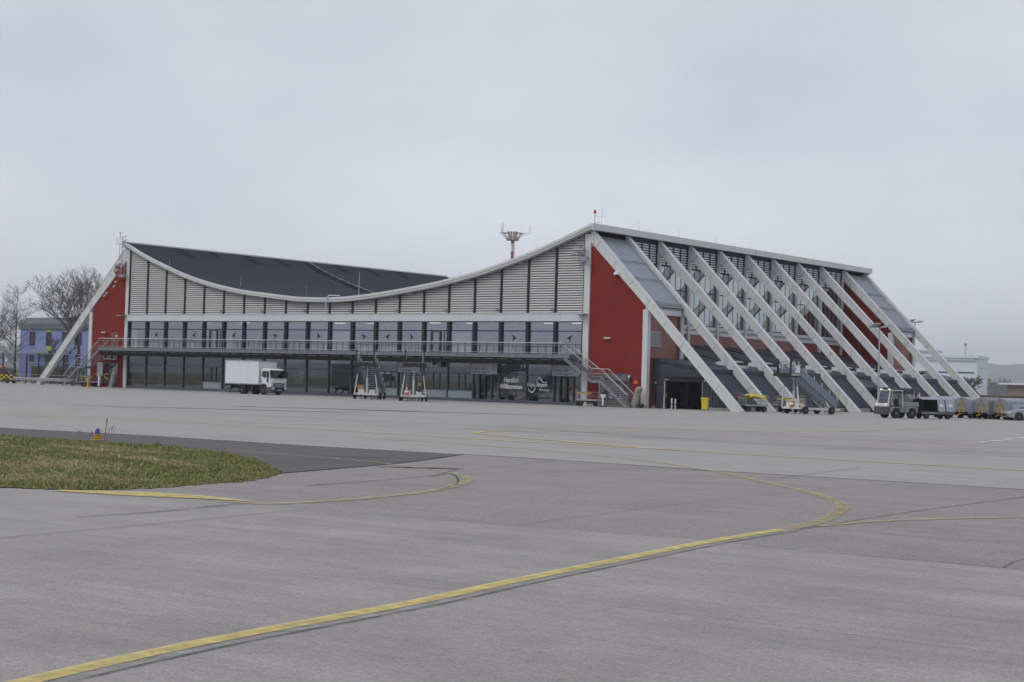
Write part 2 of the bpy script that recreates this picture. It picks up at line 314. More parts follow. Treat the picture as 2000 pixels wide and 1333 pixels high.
sheet('taxiway', G((545, 926), (780, 905.5), (905, 888.5), (1200, 907), (1400, 921), (2000, 957.5), (2900, 1012), (2900, 1204), (2000, 1116), (1360, 1055), (1000, 1029), (597, 996), (480, 984), (300, 971), (140, 961), (60, 950), (250, 945), (400, 935)), 'worn_asphalt', 0.004)
sheet('shoulder', G((-700, 789), (0, 836), (300, 852), (600, 871), (905, 888.5), (780, 905.5), (545, 926), (470, 905), (0, 880), (-700, 850)), 'dark_asphalt', 0.008)
sheet('bay_wear', G((2240, 905), (1530, 872), (900, 838), (1000, 830), (1300, 836), (2240, 872)), 'slab_concrete', 0.004)

def ribbon(pts, wd, z):
    """flat strip along 2-D points; wd a number or a list"""
    mb = MB(); n = len(pts); vs = []
    for i in range(n):
        a = pts[max(0, i-1)]; b = pts[min(n-1, i+1)]; d = V((b[0]-a[0], b[1]-a[1])).normalized(); q = wd[i] if isinstance(wd, list) else wd
        vs += [(pts[i][0]-d.y*q/2, pts[i][1]+d.x*q/2, z), (pts[i][0]+d.y*q/2, pts[i][1]-d.x*q/2, z)]
    mb.add(vs, [(2*i, 2*i+1, 2*i+3, 2*i+2) for i in range(n-1)]); return mb
def mark(name, px, wd, mat, z=0.016, smooth=8, off=0.0):
    g = [V((q.x, q.y)) for q in G(*px)]
    if smooth: g = cr(g, smooth)
    if off:
        h = []
        for i in range(len(g)):
            d = (g[min(i+1, len(g)-1)] - g[max(i-1, 0)]).normalized(); h.append(g[i] + V((d.y, -d.x))*off)
        g = h
    return structure(ribbon(g, wd, z).build(name, mat))
MAIN = [(-150, 1384), (80, 1328), (400, 1257), (800, 1181), (1000, 1138), (1210, 1095), (1400, 1057), (1530, 1036), (1600, 1021), (1635, 1003), (1645, 990), (1630, 979), (1590, 966), (1520, 949), (1400, 922)]
mark('yellow_line', MAIN[:8], 0.205, 'yellow_paint')
mark('yellow_line', MAIN[7:], 0.25, 'faded_yellow')
mark('line_border', MAIN[:8], 0.12, 'pale_paint', 0.012, off=0.165)
mark('line_joint', MAIN[:8], 0.022, 'worn_joint', 0.0125, off=0.245)
mark('yellow_line', [(1400, 922), (1270, 902), (1100, 884), (930, 870), (700, 855)], 0.22, 'faded_yellow')
mark('yellow_line', [(110, 960), (200, 963.5), (300, 968), (400, 974), (500, 982)], [0.12 + 0.75*math.sin(math.pi*min(1, (i+2)/33))**1.3 for i in range(33)], 'yellow_paint', 0.018)
mark('yellow_line', [(430, 981), (520, 986), (620, 982), (740, 973), (840, 961), (895, 949), (912, 940), (905, 931), (880, 925)], 0.22, 'faded_yellow', 0.02)
mark('yellow_line', [(880, 925), (780, 910), (680, 899), (560, 889), (440, 880)], 0.16, 'faded_yellow')
mark('yellow_line', [(1600, 1030), (1700, 1021), (1850, 1015), (2000, 1012), (2200, 1010)], 0.16, 'faded_yellow', 0.02)
mark('yellow_line', [(-300, 791), (0, 809.5), (300, 823), (600, 838), (1000, 862), (1200, 873), (1500, 891), (2000, 919.5), (2400, 943)], 0.25, 'yellow_paint')
mark('yellow_line', [(-100, 801), (250, 818), (580, 830), (700, 832), (930, 839), (1180, 845)], 0.2, 'faded_yellow')
mark('yellow_line', [(1185, 845), (1230, 842.5), (1275, 840)], 0.16, 'yellow_paint', smooth=0)
mark('yellow_line', [(1275, 840), (1500, 844), (1650, 843), (1740, 840), (1800, 838), (1815, 837.2), (1808, 836.2), (1790, 835.5)], 0.22, 'yellow_paint')
mark('yellow_line', [(1330, 881), (1200, 871), (1050, 858.5), (960, 850.5), (932, 847), (936, 845), (965, 842.6), (1040, 842.5), (1190, 845)], 0.26, 'yellow_paint', 0.02)
mark('yellow_line', [(1104, 831.6), (1126, 832)], 0.4, 'yellow_paint', smooth=0)
for i in range(9):                                  # white dashes on the right
    a = 1912+i*26; mark('white_dash', [(a, 865-(a-1912)*.106), (a+15, 865-(a+15-1912)*.106)], 0.4, 'white_paint', smooth=0)
def edge_line(x): return 797 + (x-1085)*(836-797)/(2000-1085)
x = 1060
while x < 2150:                                     # broken white line in front of the building
    mark('white_dash', [(x, edge_line(x)), (x+13, edge_line(x+13))], 0.26, 'white_paint', smooth=0); x += 23
mark('red_line', [(0, 790), (500, 803), (1000, 826), (1400, 845), (1900, 871), (2200, 887)], 0.14, 'red_paint')
# joints between slabs, sealed cracks and scraped patches
for nm, px, wd in [('joint', [(-200, 770), (300, 800), (700, 822), (1000, 835.5), (1400, 862), (2000, 888), (2400, 905)], 0.09),
               ('joint', [(0, 782), (380, 795), (640, 806)], 0.05),
               ('joint', [(905, 888.5), (1000, 894), (1200, 907), (1400, 921), (1700, 939), (2000, 957.5), (2400, 982)], 0.13),
               ('joint', [(545, 926), (780, 905.5), (905, 888.5)], 0.08),
               ('joint', [(-300, 1082), (0, 1053), (300, 1025), (597, 996)], 0.02),
               ('joint', [(597, 996), (800, 1013), (1000, 1029)], 0.010), ('joint', [(1450, 1065), (1600, 1080), (1960, 1110), (2000, 1114), (2300, 1142)], 0.03),
               ('joint', [(1960, 1110), (1985, 1098), (2040, 1088)], 0.02), ('joint', [(1560, 1036), (1760, 1004), (2000, 972)], 0.03), ('joint', [(1620, 1034), (1800, 1050), (2000, 1062)], 0.02),
               ('joint', [(1000, 1028), (1300, 990), (1560, 962), (1760, 945)], 0.014), ('joint', [(900, 922), (1090, 900)], 0.02),
               ('joint', [(1050, 925), (1290, 913)], 0.02), ('joint', [(1640, 985), (1820, 1002), (2000, 1010)], 0.015), ('joint', [(1520, 935), (1680, 914)], 0.03),
               ('joint', [(500, 1112), (680, 1132), (860, 1152)], 0.008), ('joint', [(1000, 1170), (1300, 1198), (1640, 1240), (2000, 1284), (2200, 1306)], 0.009),
               ('joint', [(0, 1180), (200, 1196), (360, 1215)], 0.006), ('joint', [(880, 925), (893, 935), (890, 948), (850, 958)], 0.045)]:
    mark(nm, px, wd, 'joint' if wd > .07 else 'worn_joint', 0.014 if wd > 0.1 else 0.0145)
for px in ([(150, 1012), (320, 1000), (470, 985)], [(600, 950), (760, 938), (850, 930), (900, 915)],
           [(1000, 812), (1300, 825), (1650, 835), (2050, 842)], [(600, 790), (900, 806), (1300, 815), (1720, 822)]):
    mark('tyre_mark', px, .22, 'tyre_rubber', 0.011)
random.seed(4)
for px, sx, sy in [((830, 915), 1.1, .3), ((700, 894), 1.2, .3), ((640, 799), 7, .5), ((480, 801), 9, .4), ((860, 806), 8, .4), ((300, 762), 10, .5)]:
    c = gp(*px); a = random.random()*.3 - .1 + YAW; n = 14
    pts = [(c.x + math.cos(a)*u - math.sin(a)*v, c.y + math.sin(a)*u + math.cos(a)*v) for u, v in
           [(sx*math.cos(6.283*i/n)*random.uniform(.7, 1.1), sy*math.sin(6.283*i/n)*random.uniform(.6, 1.1)) for i in range(n)]]
    sheet('patch', pts, 'fresh_patch', 0.010)

# grass island: soil mound and blades
EDGE = G((-700, 838), (-300, 842), (0, 851), (170, 863), (300, 871), (400, 881), (470, 892), (520, 909), (543, 925), (500, 939), (400, 947), (250, 957), (100, 957), (0, 954), (-400, 950))
E2 = [q for q in cr([(p.x, p.y) for p in EDGE], 12)]
EDGEP = [(p.x + random.uniform(-.1, .1), p.y + random.uniform(-.1, .1)) for p in E2]
def inside(x, y, P):
    c = False; j = len(P)-1
    for i in range(len(P)):
        if (P[i][1] > y) != (P[j][1] > y) and x < (P[j][0]-P[i][0])*(y-P[i][1])/(P[j][1]-P[i][1]) + P[i][0]: c = not c
        j = i
    return c
sheet('verge', EDGEP, 'soil', 0.012)
mb = MB(); random.seed(11)
xs = [p[0] for p in EDGEP]; ys = [p[1] for p in EDGEP]
cnt = 0; tries = 0
while cnt < 120000 and tries < 600000:
    tries += 1
    x = random.uniform(max(min(xs), 101), max(xs)); y = random.uniform(min(ys), max(ys))
    if not inside(x, y, EDGEP): continue
    d = ((x-CP.x)**2 + (y-CP.y)**2)**.5
    nv = noise.noise(V((x*.55, y*.55, 3))) ; n2 = noise.noise(V((x*1.9, y*1.9, 8))); n3 = noise.noise(V((x*.22, y*.9, 1)))
    edge = min((x-p[0])**2 + (y-p[1])**2 for p in EDGEP[::7])**.5
    straw = n3*.9 + n2*.45 + (.22 if edge > 1.6 else -.35)
    q = random.random()
    if straw > .30: m = 2 if q < .72 else (3 if q < .9 else 0)
    elif edge < .7: m = 3 if q < .6 else (0 if q < .85 else 1)
    else: m = 0 if q < .56 else (1 if q < .74 else (3 if q < .95 else 2))
    h = (0.028 + .036*max(0, nv+.3) + (.035 if n2 > .38 else 0))*random.uniform(.5, 1.5)
    a = random.uniform(0, 6.283); wdt = random.uniform(.008, .02); l = random.uniform(.2, 1.3)*h
    b = random.uniform(0, 6.283); z0 = .011
    px_, py_ = math.cos(a)*wdt, math.sin(a)*wdt
    mb.add([(x-px_, y-py_, z0), (x+px_, y+py_, z0), (x+math.cos(b)*l, y+math.sin(b)*l, z0+h)], [(0, 1, 2)], m); cnt += 1
tag(mb.build('grass', ['blade_green', 'blade_dark', 'blade_straw', 'blade_olive'], recalc=False), 'mown grass with straw coloured dead patches on the verge at left', 'grass', kind='stuff')

# far ring of low wooded hills
mb = MB(); n = 360; rings = []
def hill_h(a):
    d = math.degrees(math.atan2(math.sin(a-math.atan2(fw.y, fw.x)), math.cos(a-math.atan2(fw.y, fw.x))))   # bearing from the view axis, + to the left
    h = 11 + 3*noise.noise(V((a*7, 0, 0)))
    if d < -12: h += 13*min(1, (-12-d)/1.5)*(1 if d > -40 else max(0, 1-(-40-d)/20))
    if d > 14.5: h += 5*min(1, (d-14.5)/2)*(1 if d < 40 else max(0, 1-(d-40)/20))
    return max(5, h) + 1.3*noise.noise(V((a*60, 2, 0))) + .8*noise.noise(V((a*170, 5, 0)))
for k, (rr, fr) in enumerate([(6600, 0), (6680, .62), (6880, .95), (7150, 1.0), (7500, 0.7), (8000, 0)]):
    for i in range(n*2):
        a = math.pi*i/n; mb.v.append((CP.x + rr*math.cos(a)*.95, CP.y + rr*math.sin(a)*.95, -0.5 + 5.4*hill_h(a)*fr*(1 + .05*noise.noise(V((a*120, k, 0))))))
for k in range(5):
    for i in range(n*2): mb.f.append([k*2*n+i, k*2*n+(i+1) % (2*n), (k+1)*2*n+(i+1) % (2*n), (k+1)*2*n+i]); mb.m.append(0); mb.s.append(False)
structure(mb.build('hills', 'forest'))

# ================================================================== TERMINAL (origin at its left front column, front = plane Y 0, depth +Y)
W_, S_, NB = 66.0, 5.770, 10
DEP = S_*NB + 0.5
T = thing('terminal_building', 'long white and red terminal with sagging dark roof and slanted white ribs', 'terminal building')
PROF = [(-0.45, 17.28), (0.55, 16.85), (3.6, 15.57), (7.56, 14.19), (10.75, 13.19), (14.3, 12.32), (17.75, 11.67), (20.63, 11.25), (27.13, 10.60), (30.31, 10.40), (34.12, 10.36),
        (37.47, 10.53), (41.58, 10.92), (46.55, 11.55), (49.14, 11.95), (53.42, 12.75), (57.01, 13.66), (60.52, 14.66), (63.92, 15.83), (67.16, 16.99)]
PC = [(q.x, q.y) for q in cr(PROF, 6)]
def zr(x):
    for (x0, z0), (x1, z1) in zip(PC, PC[1:]):
        if x <= x1: return z0 + (z1-z0)*(x-x0)/(x1-x0)
    return PC[-1][1]
# roof shell
mb = MB(); n = len(PC); ysl = [-0.45] + [S_*k for k in range(1, 10)] + [DEP+0.4]
for dz in (0, -0.3):
    o = len(mb.v)
    for y in ysl:
        for x, z in PC: mb.v.append((x, y, z+dz-.02))
    for j in range(len(ysl)-1):
        for i in range(n-1): mb.f.append([o+j*n+i, o+j*n+i+1, o+(j+1)*n+i+1, o+(j+1)*n+i]); mb.m.append(0); mb.s.append(True)
mb.build('roof', 'roof_membrane', T, recalc=False)
def on_roof(x0, x1, y0, y1, name):
    q = MB(); xs_ = [x0+(x1-x0)*i/10 for i in range(11)]; vs = []
    for x in xs_: vs += [(x, y0, zr(x)+.012), (x, y1, zr(x)+.012)]
    q.add(vs, [(2*i, 2*i+1, 2*i+3, 2*i+2) for i in range(10)]); q.build(name, 'roof_patch', T, recalc=False)
random.seed(2)
for yy in (6.5, 12.0, 17.5, 23.0, 34.0, 40.5, 46.5): on_roof(-.1, random.uniform(1.6, 3.0), yy, yy+random.uniform(1.0, 1.6), 'roof_patch')
on_roof(0, 60, 28.2, 29.55, 'roof_patch')
# curved fascia at the front (two stepped bands) and the rear
def curve_band(y0, y1, top, bot, m, mb):
    vs = []
    for x, z in PC: vs += [(x, y0, z+top), (x, y1, z+top), (x, y1, z+bot), (x, y0, z+bot)]
    fs = []
    for i in range(n-1):
        for k in range(4): fs.append((4*i+k, 4*i+(k+1) % 4, 4*i+4+(k+1) % 4, 4*i+4+k))
    fs += [(0, 1, 2, 3), (4*n-4, 4*n-3, 4*n-2, 4*n-1)]; mb.add(vs, fs, m)
mb = MB(); curve_band(-0.60, -0.45, 0.05, -0.20, 0, mb); curve_band(-0.56, -0.45, -0.20, -0.235, 2, mb); curve_band(-0.53, -0.45, -0.235, -0.41, 1, mb); curve_band(-0.45, 0.02, -0.36, -0.49, 2, mb)
mb.build('fascia', ['fascia_white', 'fascia_white', 'fascia_grey'], T)
mb = MB(); curve_band(DEP+.4, DEP+.55, .06, -.55, 0, mb); mb.build('fascia', 'fascia_white', T)
ztop = PC[-1][1]
mb = MB(); mb.box(67.16, 67.32, -0.60, DEP+.55, 16.42, 17.02); mb.box(66.7, 67.16, -0.4, DEP+.4, 16.40, 16.46, 1)
for k in range(1, 26): mb.box(67.321, 67.324, k*2.3, k*2.3+.02, 16.42, 17.02, 1)
mb.build('fascia', ['fascia_white', 'fascia_grey'], T)
mb = MB(); mb.box(-0.60, -0.45, -0.60, DEP+.55, 16.6, 17.34); mb.build('fascia', 'fascia_white', T)
mb = MB(); mb.box(-0.45, -0.2, 0, DEP, 17.13, 17.3); mb.build('ridge_flashing', 'fascia_white', T)
# ribs
def rib_poly(side):
    if side > 0: return [(66.66, 16.40), (66.80, 16.38), (83.2, 0), (82.12, 0), (73.25, 8.98), (72.68, 9.56), (66.66, 15.30)]
    return [(-0.56, 16.72), (-0.86, 16.60), (-17.45, 0), (-16.40, 0), (-7.25, 9.02), (-6.68, 9.58), (-0.56, 15.1)]
def rib(k, side):
    y0 = k*S_; mb = MB(); P = rib_poly(side); mb.prism(P, 'y', y0, y0+.5)
    (a0, b0), (a1, b1) = P[1], P[2]; d = V((a1-a0, b1-b0)); l = d.length; d.normalize()
    t = 1.4
    while t < l-.8:                                # open joints between the cast segments
        px, pz = a0+d.x*t, b0+d.y*t; nrm = V((-d.y, d.x))*(1 if side < 0 else -1)
        ln = .70 if t > 8 else 1.0 - t*.03
        if nrm.y > 0: nrm = -nrm
        q = [(px, pz), (px+d.x*.035, pz+d.y*.035), (px+d.x*.035+nrm.x*ln, pz+d.y*.035+nrm.y*ln), (px+nrm.x*ln, pz+nrm.y*ln)]
        mb.prism(q, 'y', y0-.004, y0+.002, 1); t += 2.65
    # thin capping along the upper edge
    u = V((d.y, -d.x)); u = u if u.y > 0 else -u
    c = [(a0, b0), (a1, b1+.02), (a1+u.x*.03, b1+.02+u.y*.03), (a0+u.x*.03, b0+u.y*.03)]
    mb.prism(c, 'y', y0-.05, y0+.55, 2)
    return mb.build('rib', ['white_rib', 'grey_frame', 'white_steel'], T)
for k in range(NB+1): rib(k, 1)
for k in (0, NB): rib(k, -1)
# columns and knee posts
def post(x0, x1, y0, y1, z0, z1, name='column', mat='white_rib'): return MB().box(x0, x1, y0, y1, z0, z1).build(name, mat, T)
post(66.0, 66.66, 0, .5, 0, 16.10); post(-.56, -.02, 0, .5, 0, 16.42)
for k in (0, 1, 9, 10): post(72.69, 73.24, k*S_+.001, k*S_+.499, 0, 8.98, 'knee_post')
for k in (0,): post(-7.24, -6.69, k*S_+.001, k*S_+.499, 0, 9.0, 'knee_post')
for k in range(1, NB): post(66.58, 66.86, k*S_+.06, k*S_+.40, 0, 15.2, 'side_column', 'white_steel')
# white band between upper windows and louvres
mb = MB(); mb.box(-.02, 66.0, -.10, .5, 7.90, 8.68); mb.box(-.02, 66.0, -.14, -.10, 8.60, 8.66)
for i in range(1, 20, 3): mb.box(3.3*i, 3.3*i+.02, -.103, -.10, 7.9, 8.6, 1)
mb.build('spandrel_band', ['white_band', 'fascia_grey'], T)
# gable louvres, one panel per bay
def soff(x): return zr(x) - .50
mb = MB(); mb.prism([(0, 8.68)] + [(66, 8.68)] + [(x, zr(x)-.35) for x, z in reversed(PC) if 0 <= x <= 66], 'y', .42, .5); mb.build('gable_wall', 'louvre_back', T)
for i in range(20):
    x0, x1 = 3.3*i + (.16 if i else .2), 3.3*(i+1) - .16; mb = MB(); z = 8.74
    sam = [x0 + (x1-x0)*t/30 for t in range(31)]
    while z < max(soff(x) for x in sam) - .03:
        ok = [x for x in sam if soff(x) > z+.02]
        if len(ok) > 1:
            a, b = min(ok), max(ok)
            mb.add([(a, .06, z), (b, .06, z), (b, .09, z-.015), (a, .09, z-.015), (a, .20, z+.165), (b, .20, z+.165), (b, .23, z+.145), (a, .23, z+.145)],
                   [(0, 1, 5, 4), (3, 2, 6, 7), (0, 3, 2, 1), (4, 5, 6, 7), (0, 4, 7, 3), (1, 2, 6, 5)])
        z += .235
    mb.build('louvre_panel', 'louvre_metal', T)
for i in range(0, 20):
    xx = 3.3*i; MB().box(xx-.10 if i else .0, xx+.10, .03, .40, 8.68, soff(max(xx, .3))+.02).build('louvre_post', 'navy_frame', T)
# red end walls of the front
MB().prism([(66.66, 0), (72.69, 0), (72.69, 9.5), (66.66, 15.25)], 'y', .15, .35).build('wall', 'red_wall', T)
MB().prism([(-.56, 0), (-6.69, 0), (-6.69, 9.5), (-.56, 15.05)], 'y', .15, .35).build('wall', 'red_wall', T)
# stair towers beside the hall (first and last bay): outer wall, beam, sloping metal roof, gutter
def tower(k):
    y0, y1 = k*S_+.5, (k+1)*S_; e = 0.0
    mb = MB(); mb.box(72.80, 73.05, y0, y1, 0, 8.6); mb.build('wall', 'red_side', T)
    mb = MB(); mb.box(72.78, 73.3, y0, y1, 8.6, 9.12); mb.build('beam', 'white_band', T)
    mb = MB(); mb.prism([(66.9, 15.95), (73.35, 9.52), (73.25, 9.40), (66.8, 15.80)], 'y', y0, y1)
    for j in range(1, 9):                               # standing seams
        yy = y0 + (y1-y0)*j/9; mb.prism([(66.93, 15.98), (73.38, 9.55), (73.35, 9.52), (66.9, 15.95)], 'y', yy-.02, yy+.02, 0)
    mb.build('side_roof', 'zinc', T)
    for q in (.36, .62, .97):                           # snow guards across the slope
        c = V((66.9 + 6.45*q + .08, 0, 15.95 - 6.43*q + .08)); g = MB(); g.tube((c.x, y0+.1, c.z), (c.x, y1-.1, c.z), .03, n=6)
        for j in range(10): yy = y0 + .3 + (y1-y0-.6)*j/9; g.bar((c.x-.06, yy, c.z-.08), (c.x+.04, yy, c.z+.05), .07, .05)
        g.build('snow_guard', 'galvanised', T)
    g = MB(); g.tube((73.42, y0, 9.36), (73.42, y1, 9.36), .1, n=10); g.box(73.3, 73.36, y0, y1, 9.12, 9.30); g.tube((73.42, y1-.15, 9.3), (73.22, y1-.15, 8.6), .06); g.tube((73.22, y1-.15, 8.6), (73.22, y1-.15, 4.8), .06)
    g.build('gutter', 'gutter_grey', T)
tower(0); tower(9)
mb = MB(); mb.box(73.05, 73.10, .62, 2.35, 5.72, 6.98, 1)
for j in range(12): mb.prism([(73.10, 5.78+j*.1), (73.14, 5.76+j*.1), (73.11, 5.85+j*.1)], 'y', .68, 2.29, 0)
mb.box(73.08, 73.16, .56, .63, 5.66, 7.04, 2); mb.box(73.08, 73.16, 2.34, 2.41, 5.66, 7.04, 2); mb.box(73.08, 73.16, .63, 2.34, 6.97, 7.04, 2); mb.box(73.08, 73.16, .63, 2.34, 5.66, 5.73, 2)
mb.build('vent_grille', ['gutter_grey', 'navy_frame', 'alu'], T)
MB().prism([(66.66, 0), (72.69, 0), (72.69, 9.5), (66.66, 15.25)], 'y', 9*S_+.15, 9*S_+.35).build('wall', 'shaded_red_wall', T)
# main side wall: red base, ledge beam, tall glazing with a slatted vent strip on top, one set per bay
for k in range(1, 9):
    y0, y1 = k*S_+.49, (k+1)*S_+.01
    MB().box(66.35, 66.6, y0, y1, 0, 7.42).build('wall', 'red_side', T)
    mb = MB(); mb.box(66.4, 66.72, y0, y1, 7.95, 8.30); mb.box(66.4, 66.66, y0, y1, 7.42, 7.74); mb.box(66.4, 66.62, y0, y1, 7.74, 7.95, 1); mb.build('ledge_beam', ['white_band', 'fascia_grey'], T)
    f = MB(); nb = 5; dy = (y1-y0)/nb
    for j in range(nb+1): yy = y0+dy*j; f.box(66.46, 66.55, yy-.028, yy+.028, 8.30, 14.05)
    for z in (8.36, 11.75, 14.02): f.box(66.43, 66.55, y0, y1, z-.045, z+.045)
    fo = f.build('side_window', 'navy_frame', T)
    p = MB()
    for j in range(nb):
        for za, zb in ((8.42, 11.69), (11.81, 13.96)):
            e = random.uniform(-.006, .006); p.quad((66.53, y0+dy*j+.028, za), (66.53+e, y0+dy*(j+1)-.028, za), (66.53+e, y0+dy*(j+1)-.028, zb), (66.53, y0+dy*j+.028, zb))
    p.build('pane', 'glass_side', fo, recalc=False)
    MB().box(66.30, 66.33, y0, y1, 8.3, 14.05).build('blind_or_backing', 'pale_backing', fo)  # no real blind: pale board added behind the glass to lighten it
    v = MB(); v.box(66.36, 66.40, y0, y1, 14.08, 16.3, 0); nb = 4; dy = (y1-y0)/nb
    for j in range(nb+1): yy = y0+dy*j; v.box(66.42, 66.56, yy-.12, yy+.12, 14.08, 16.06, 0)
    v.box(66.42, 66.60, y0, y1, 16.06, 16.38, 0)
    for j in range(nb):
        for r_ in range(8):
            z = 14.16 + r_*.24; v.box(66.45, 66.53, y0+dy*j+.125, y0+dy*(j+1)-.125, z, z+.145, 1)
    v.build('vent_strip', ['navy_frame', 'skylight'], T)
# walls that close the hall
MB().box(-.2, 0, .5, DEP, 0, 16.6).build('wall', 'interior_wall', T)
MB().prism([(0, 0), (72.6, 0), (72.6, 9.4), (66.2, 16)] + [(x, zr(x)-.32) for x, z in reversed(PC) if 0.1 <= x <= 66], 'y', DEP-.2, DEP).build('wall', 'hall_haze_grey', T)
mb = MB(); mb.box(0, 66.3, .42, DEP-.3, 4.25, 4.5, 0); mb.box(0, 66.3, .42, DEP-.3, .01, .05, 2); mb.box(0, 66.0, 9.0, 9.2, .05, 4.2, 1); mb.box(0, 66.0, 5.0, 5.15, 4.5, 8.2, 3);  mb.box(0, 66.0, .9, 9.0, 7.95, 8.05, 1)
random.seed(17)
for x in range(4, 66, 9): mb.box(x, x+.15, 1.6, 9.0, .05, 4.25, 1)
for j in range(14):
    x = 1.5+j*4.6+random.uniform(-.8, .8); mb.bar((x, 1.6, 4.5), (x+1.1, 1.6, 7.95), .22, .3, m=3)          # slanted inner frame legs
    if j % 3 == 0: mb.box(x+1.4, x+1.52, .9, 5.0, 4.5, 7.95, 3)
    if j % 4 == 1: mb.box(x+.3, x+random.uniform(1.2, 2.4), 1.8, 2.4, 4.5, random.uniform(5.3, 6.4), 4)
    if j % 5 == 2: mb.box(x+1.2, x+1.7, 1.4, 1.5, 4.6, 6.3, 5)
for x in range(6, 60, 4): mb.tube((x, 1.5, 7.5), (x+3.4, 1.5, 7.5), .16, n=8, m=4 if x % 3 else 3)
for x, a in ((37.2, 1.0), (40.2, 1.4), (41.9, .8), (44.4, 1.5), (38.5, .6)): mb.box(x, x+a, 1.1, 1.2, 7.05, 7.7, 4)
for x, a, b in ((8, 1.2, 1.1), (15, 2.0, .9), (29.5, 1.4, 1.4), (49, 1.8, 1.0), (58, 2.4, 1.1), (61, 1.2, 1.0)): mb.box(x, x+a, 2.0, 2.8, .05, b, 0)
mb.build('interior', ['interior_dark', 'interior_wall', 'interior_floor', 'hall_partition', 'blind_or_backing', 'poster_blue'], T)
mb = MB()
for x, z in ((20.7, 4.1), (24.2, 4.12), (27.0, 4.1), (31.1, 4.12), (43.5, 4.1), (59.8, 7.85), (36.5, 7.8), (31.8, 7.82), (50.1, 7.84), (10.4, 7.86), (17.0, 7.86), (45.2, 7.86), (63.2, 7.86)): mb.box(x, x+1.3, 2.2, 2.45, z-.06, z)
mb.build('ceiling_lamp', 'lamp_on', T)

# front windows
BIRD = [(-.46, .42), (-.12, .30), (.02, .23), (.16, .10), (.50, -.16), (.20, -.10), (.06, -.17), (-.02, -.28), (-.28, -.48), (-.17, -.20), (-.18, .0), (-.26, .16)]
BIRDS = {1: -1, 3: -1, 5: -1, 7: 1, 9: 1, 11: 1, 12: -1, 13: 1, 17: 1, 19: -1}
def frame_rect(mb, x0, x1, z0, z1, t, y0, y1, m=0):
    mb.box(x0, x1, y0, y1, z0, z0+t, m); mb.box(x0, x1, y0, y1, z1-t, z1, m); mb.box(x0, x0+t, y0, y1, z0+t, z1-t, m); mb.box(x1-t, x1, y0, y1, z0+t, z1-t, m)
random.seed(8)
for i in range(20):
    x0, x1 = 3.3*i, 3.3*i+3.3
    f = MB(); f.box(x0, x0+.17, .05, .40, 4.5, 7.90); f.box(x1-.17, x1-.001, .05, .40, 4.5, 7.90)
    f.box(x0+.17, x1-.17, .18, .36, 7.82, 7.90); f.box(x0+.17, x1-.17, .18, .36, 6.92, 7.02); f.box(x0+.17, x1-.17, .18, .36, 4.5, 4.78)
    door = i in (4, 14); xd = x0+.95
    if door: f.box(xd, xd+.12, .16, .38, 4.78, 6.92); f.box(xd+1.2, xd+1.32, .16, .38, 4.78, 6.92); f.box(xd+1.7, xd+1.75, .2, .34, 4.78, 6.92)
    fo = f.build('window', 'navy_frame', T)
    p = MB()
    for za, zb in ((4.78, 6.92), (7.02, 7.82)):
        e = random.uniform(-.012, .012); p.quad((x0+.17, .26+e, za), (x1-.17, .26-e, za), (x1-.17, .26-e, zb), (x0+.17, .26+e, zb))
    p.build('pane', 'glass_upper', fo, recalc=False)
    if door:
        dm = MB(); frame_rect(dm, xd+.12, xd+1.2, 4.78, 6.9, .11, .20, .25); dm.box(xd+.26, xd+.32, .14, .2, 5.7, 5.95, 1); dm.build('door', ['grey_frame', 'alu'], fo)
    if i in BIRDS:
        s = BIRDS[i]; cx, cz = x0+1.62, 6.32; a = random.uniform(-.3, .3)
        pts = [(cx + s*.74*(u*math.cos(a)-v*math.sin(a)), cz + .74*(u*math.sin(a)+v*math.cos(a))) for u, v in BIRD]
        MB().prism(pts, 'y', .238, .244).build('bird_decal', 'black', fo)
    if i in (5, 10, 15, 9, 0):
        b = MB(); a = {5: (.2, 1.2), 10: (.2, 3.1), 15: (.2, 2.6), 9: (2.2, 3.1), 0: (.3, 1.4)}[i]; b.box(x0+a[0], x0+a[1], .42, .46, 4.55, 6.9); b.build('blind_or_backing', 'blind_or_backing', fo)
    if i in (11, 12): 
        b = MB(); b.box(x0+.3, x1-.4, .8, 1.5, 4.5, 5.25); b.build('desk', 'hall_haze_grey', fo)
FROST = {4: 1, 14: 1, 15: 1, 12: 1}; DOORS = {13: .85, 16: .85, 19: .78}
DF = []
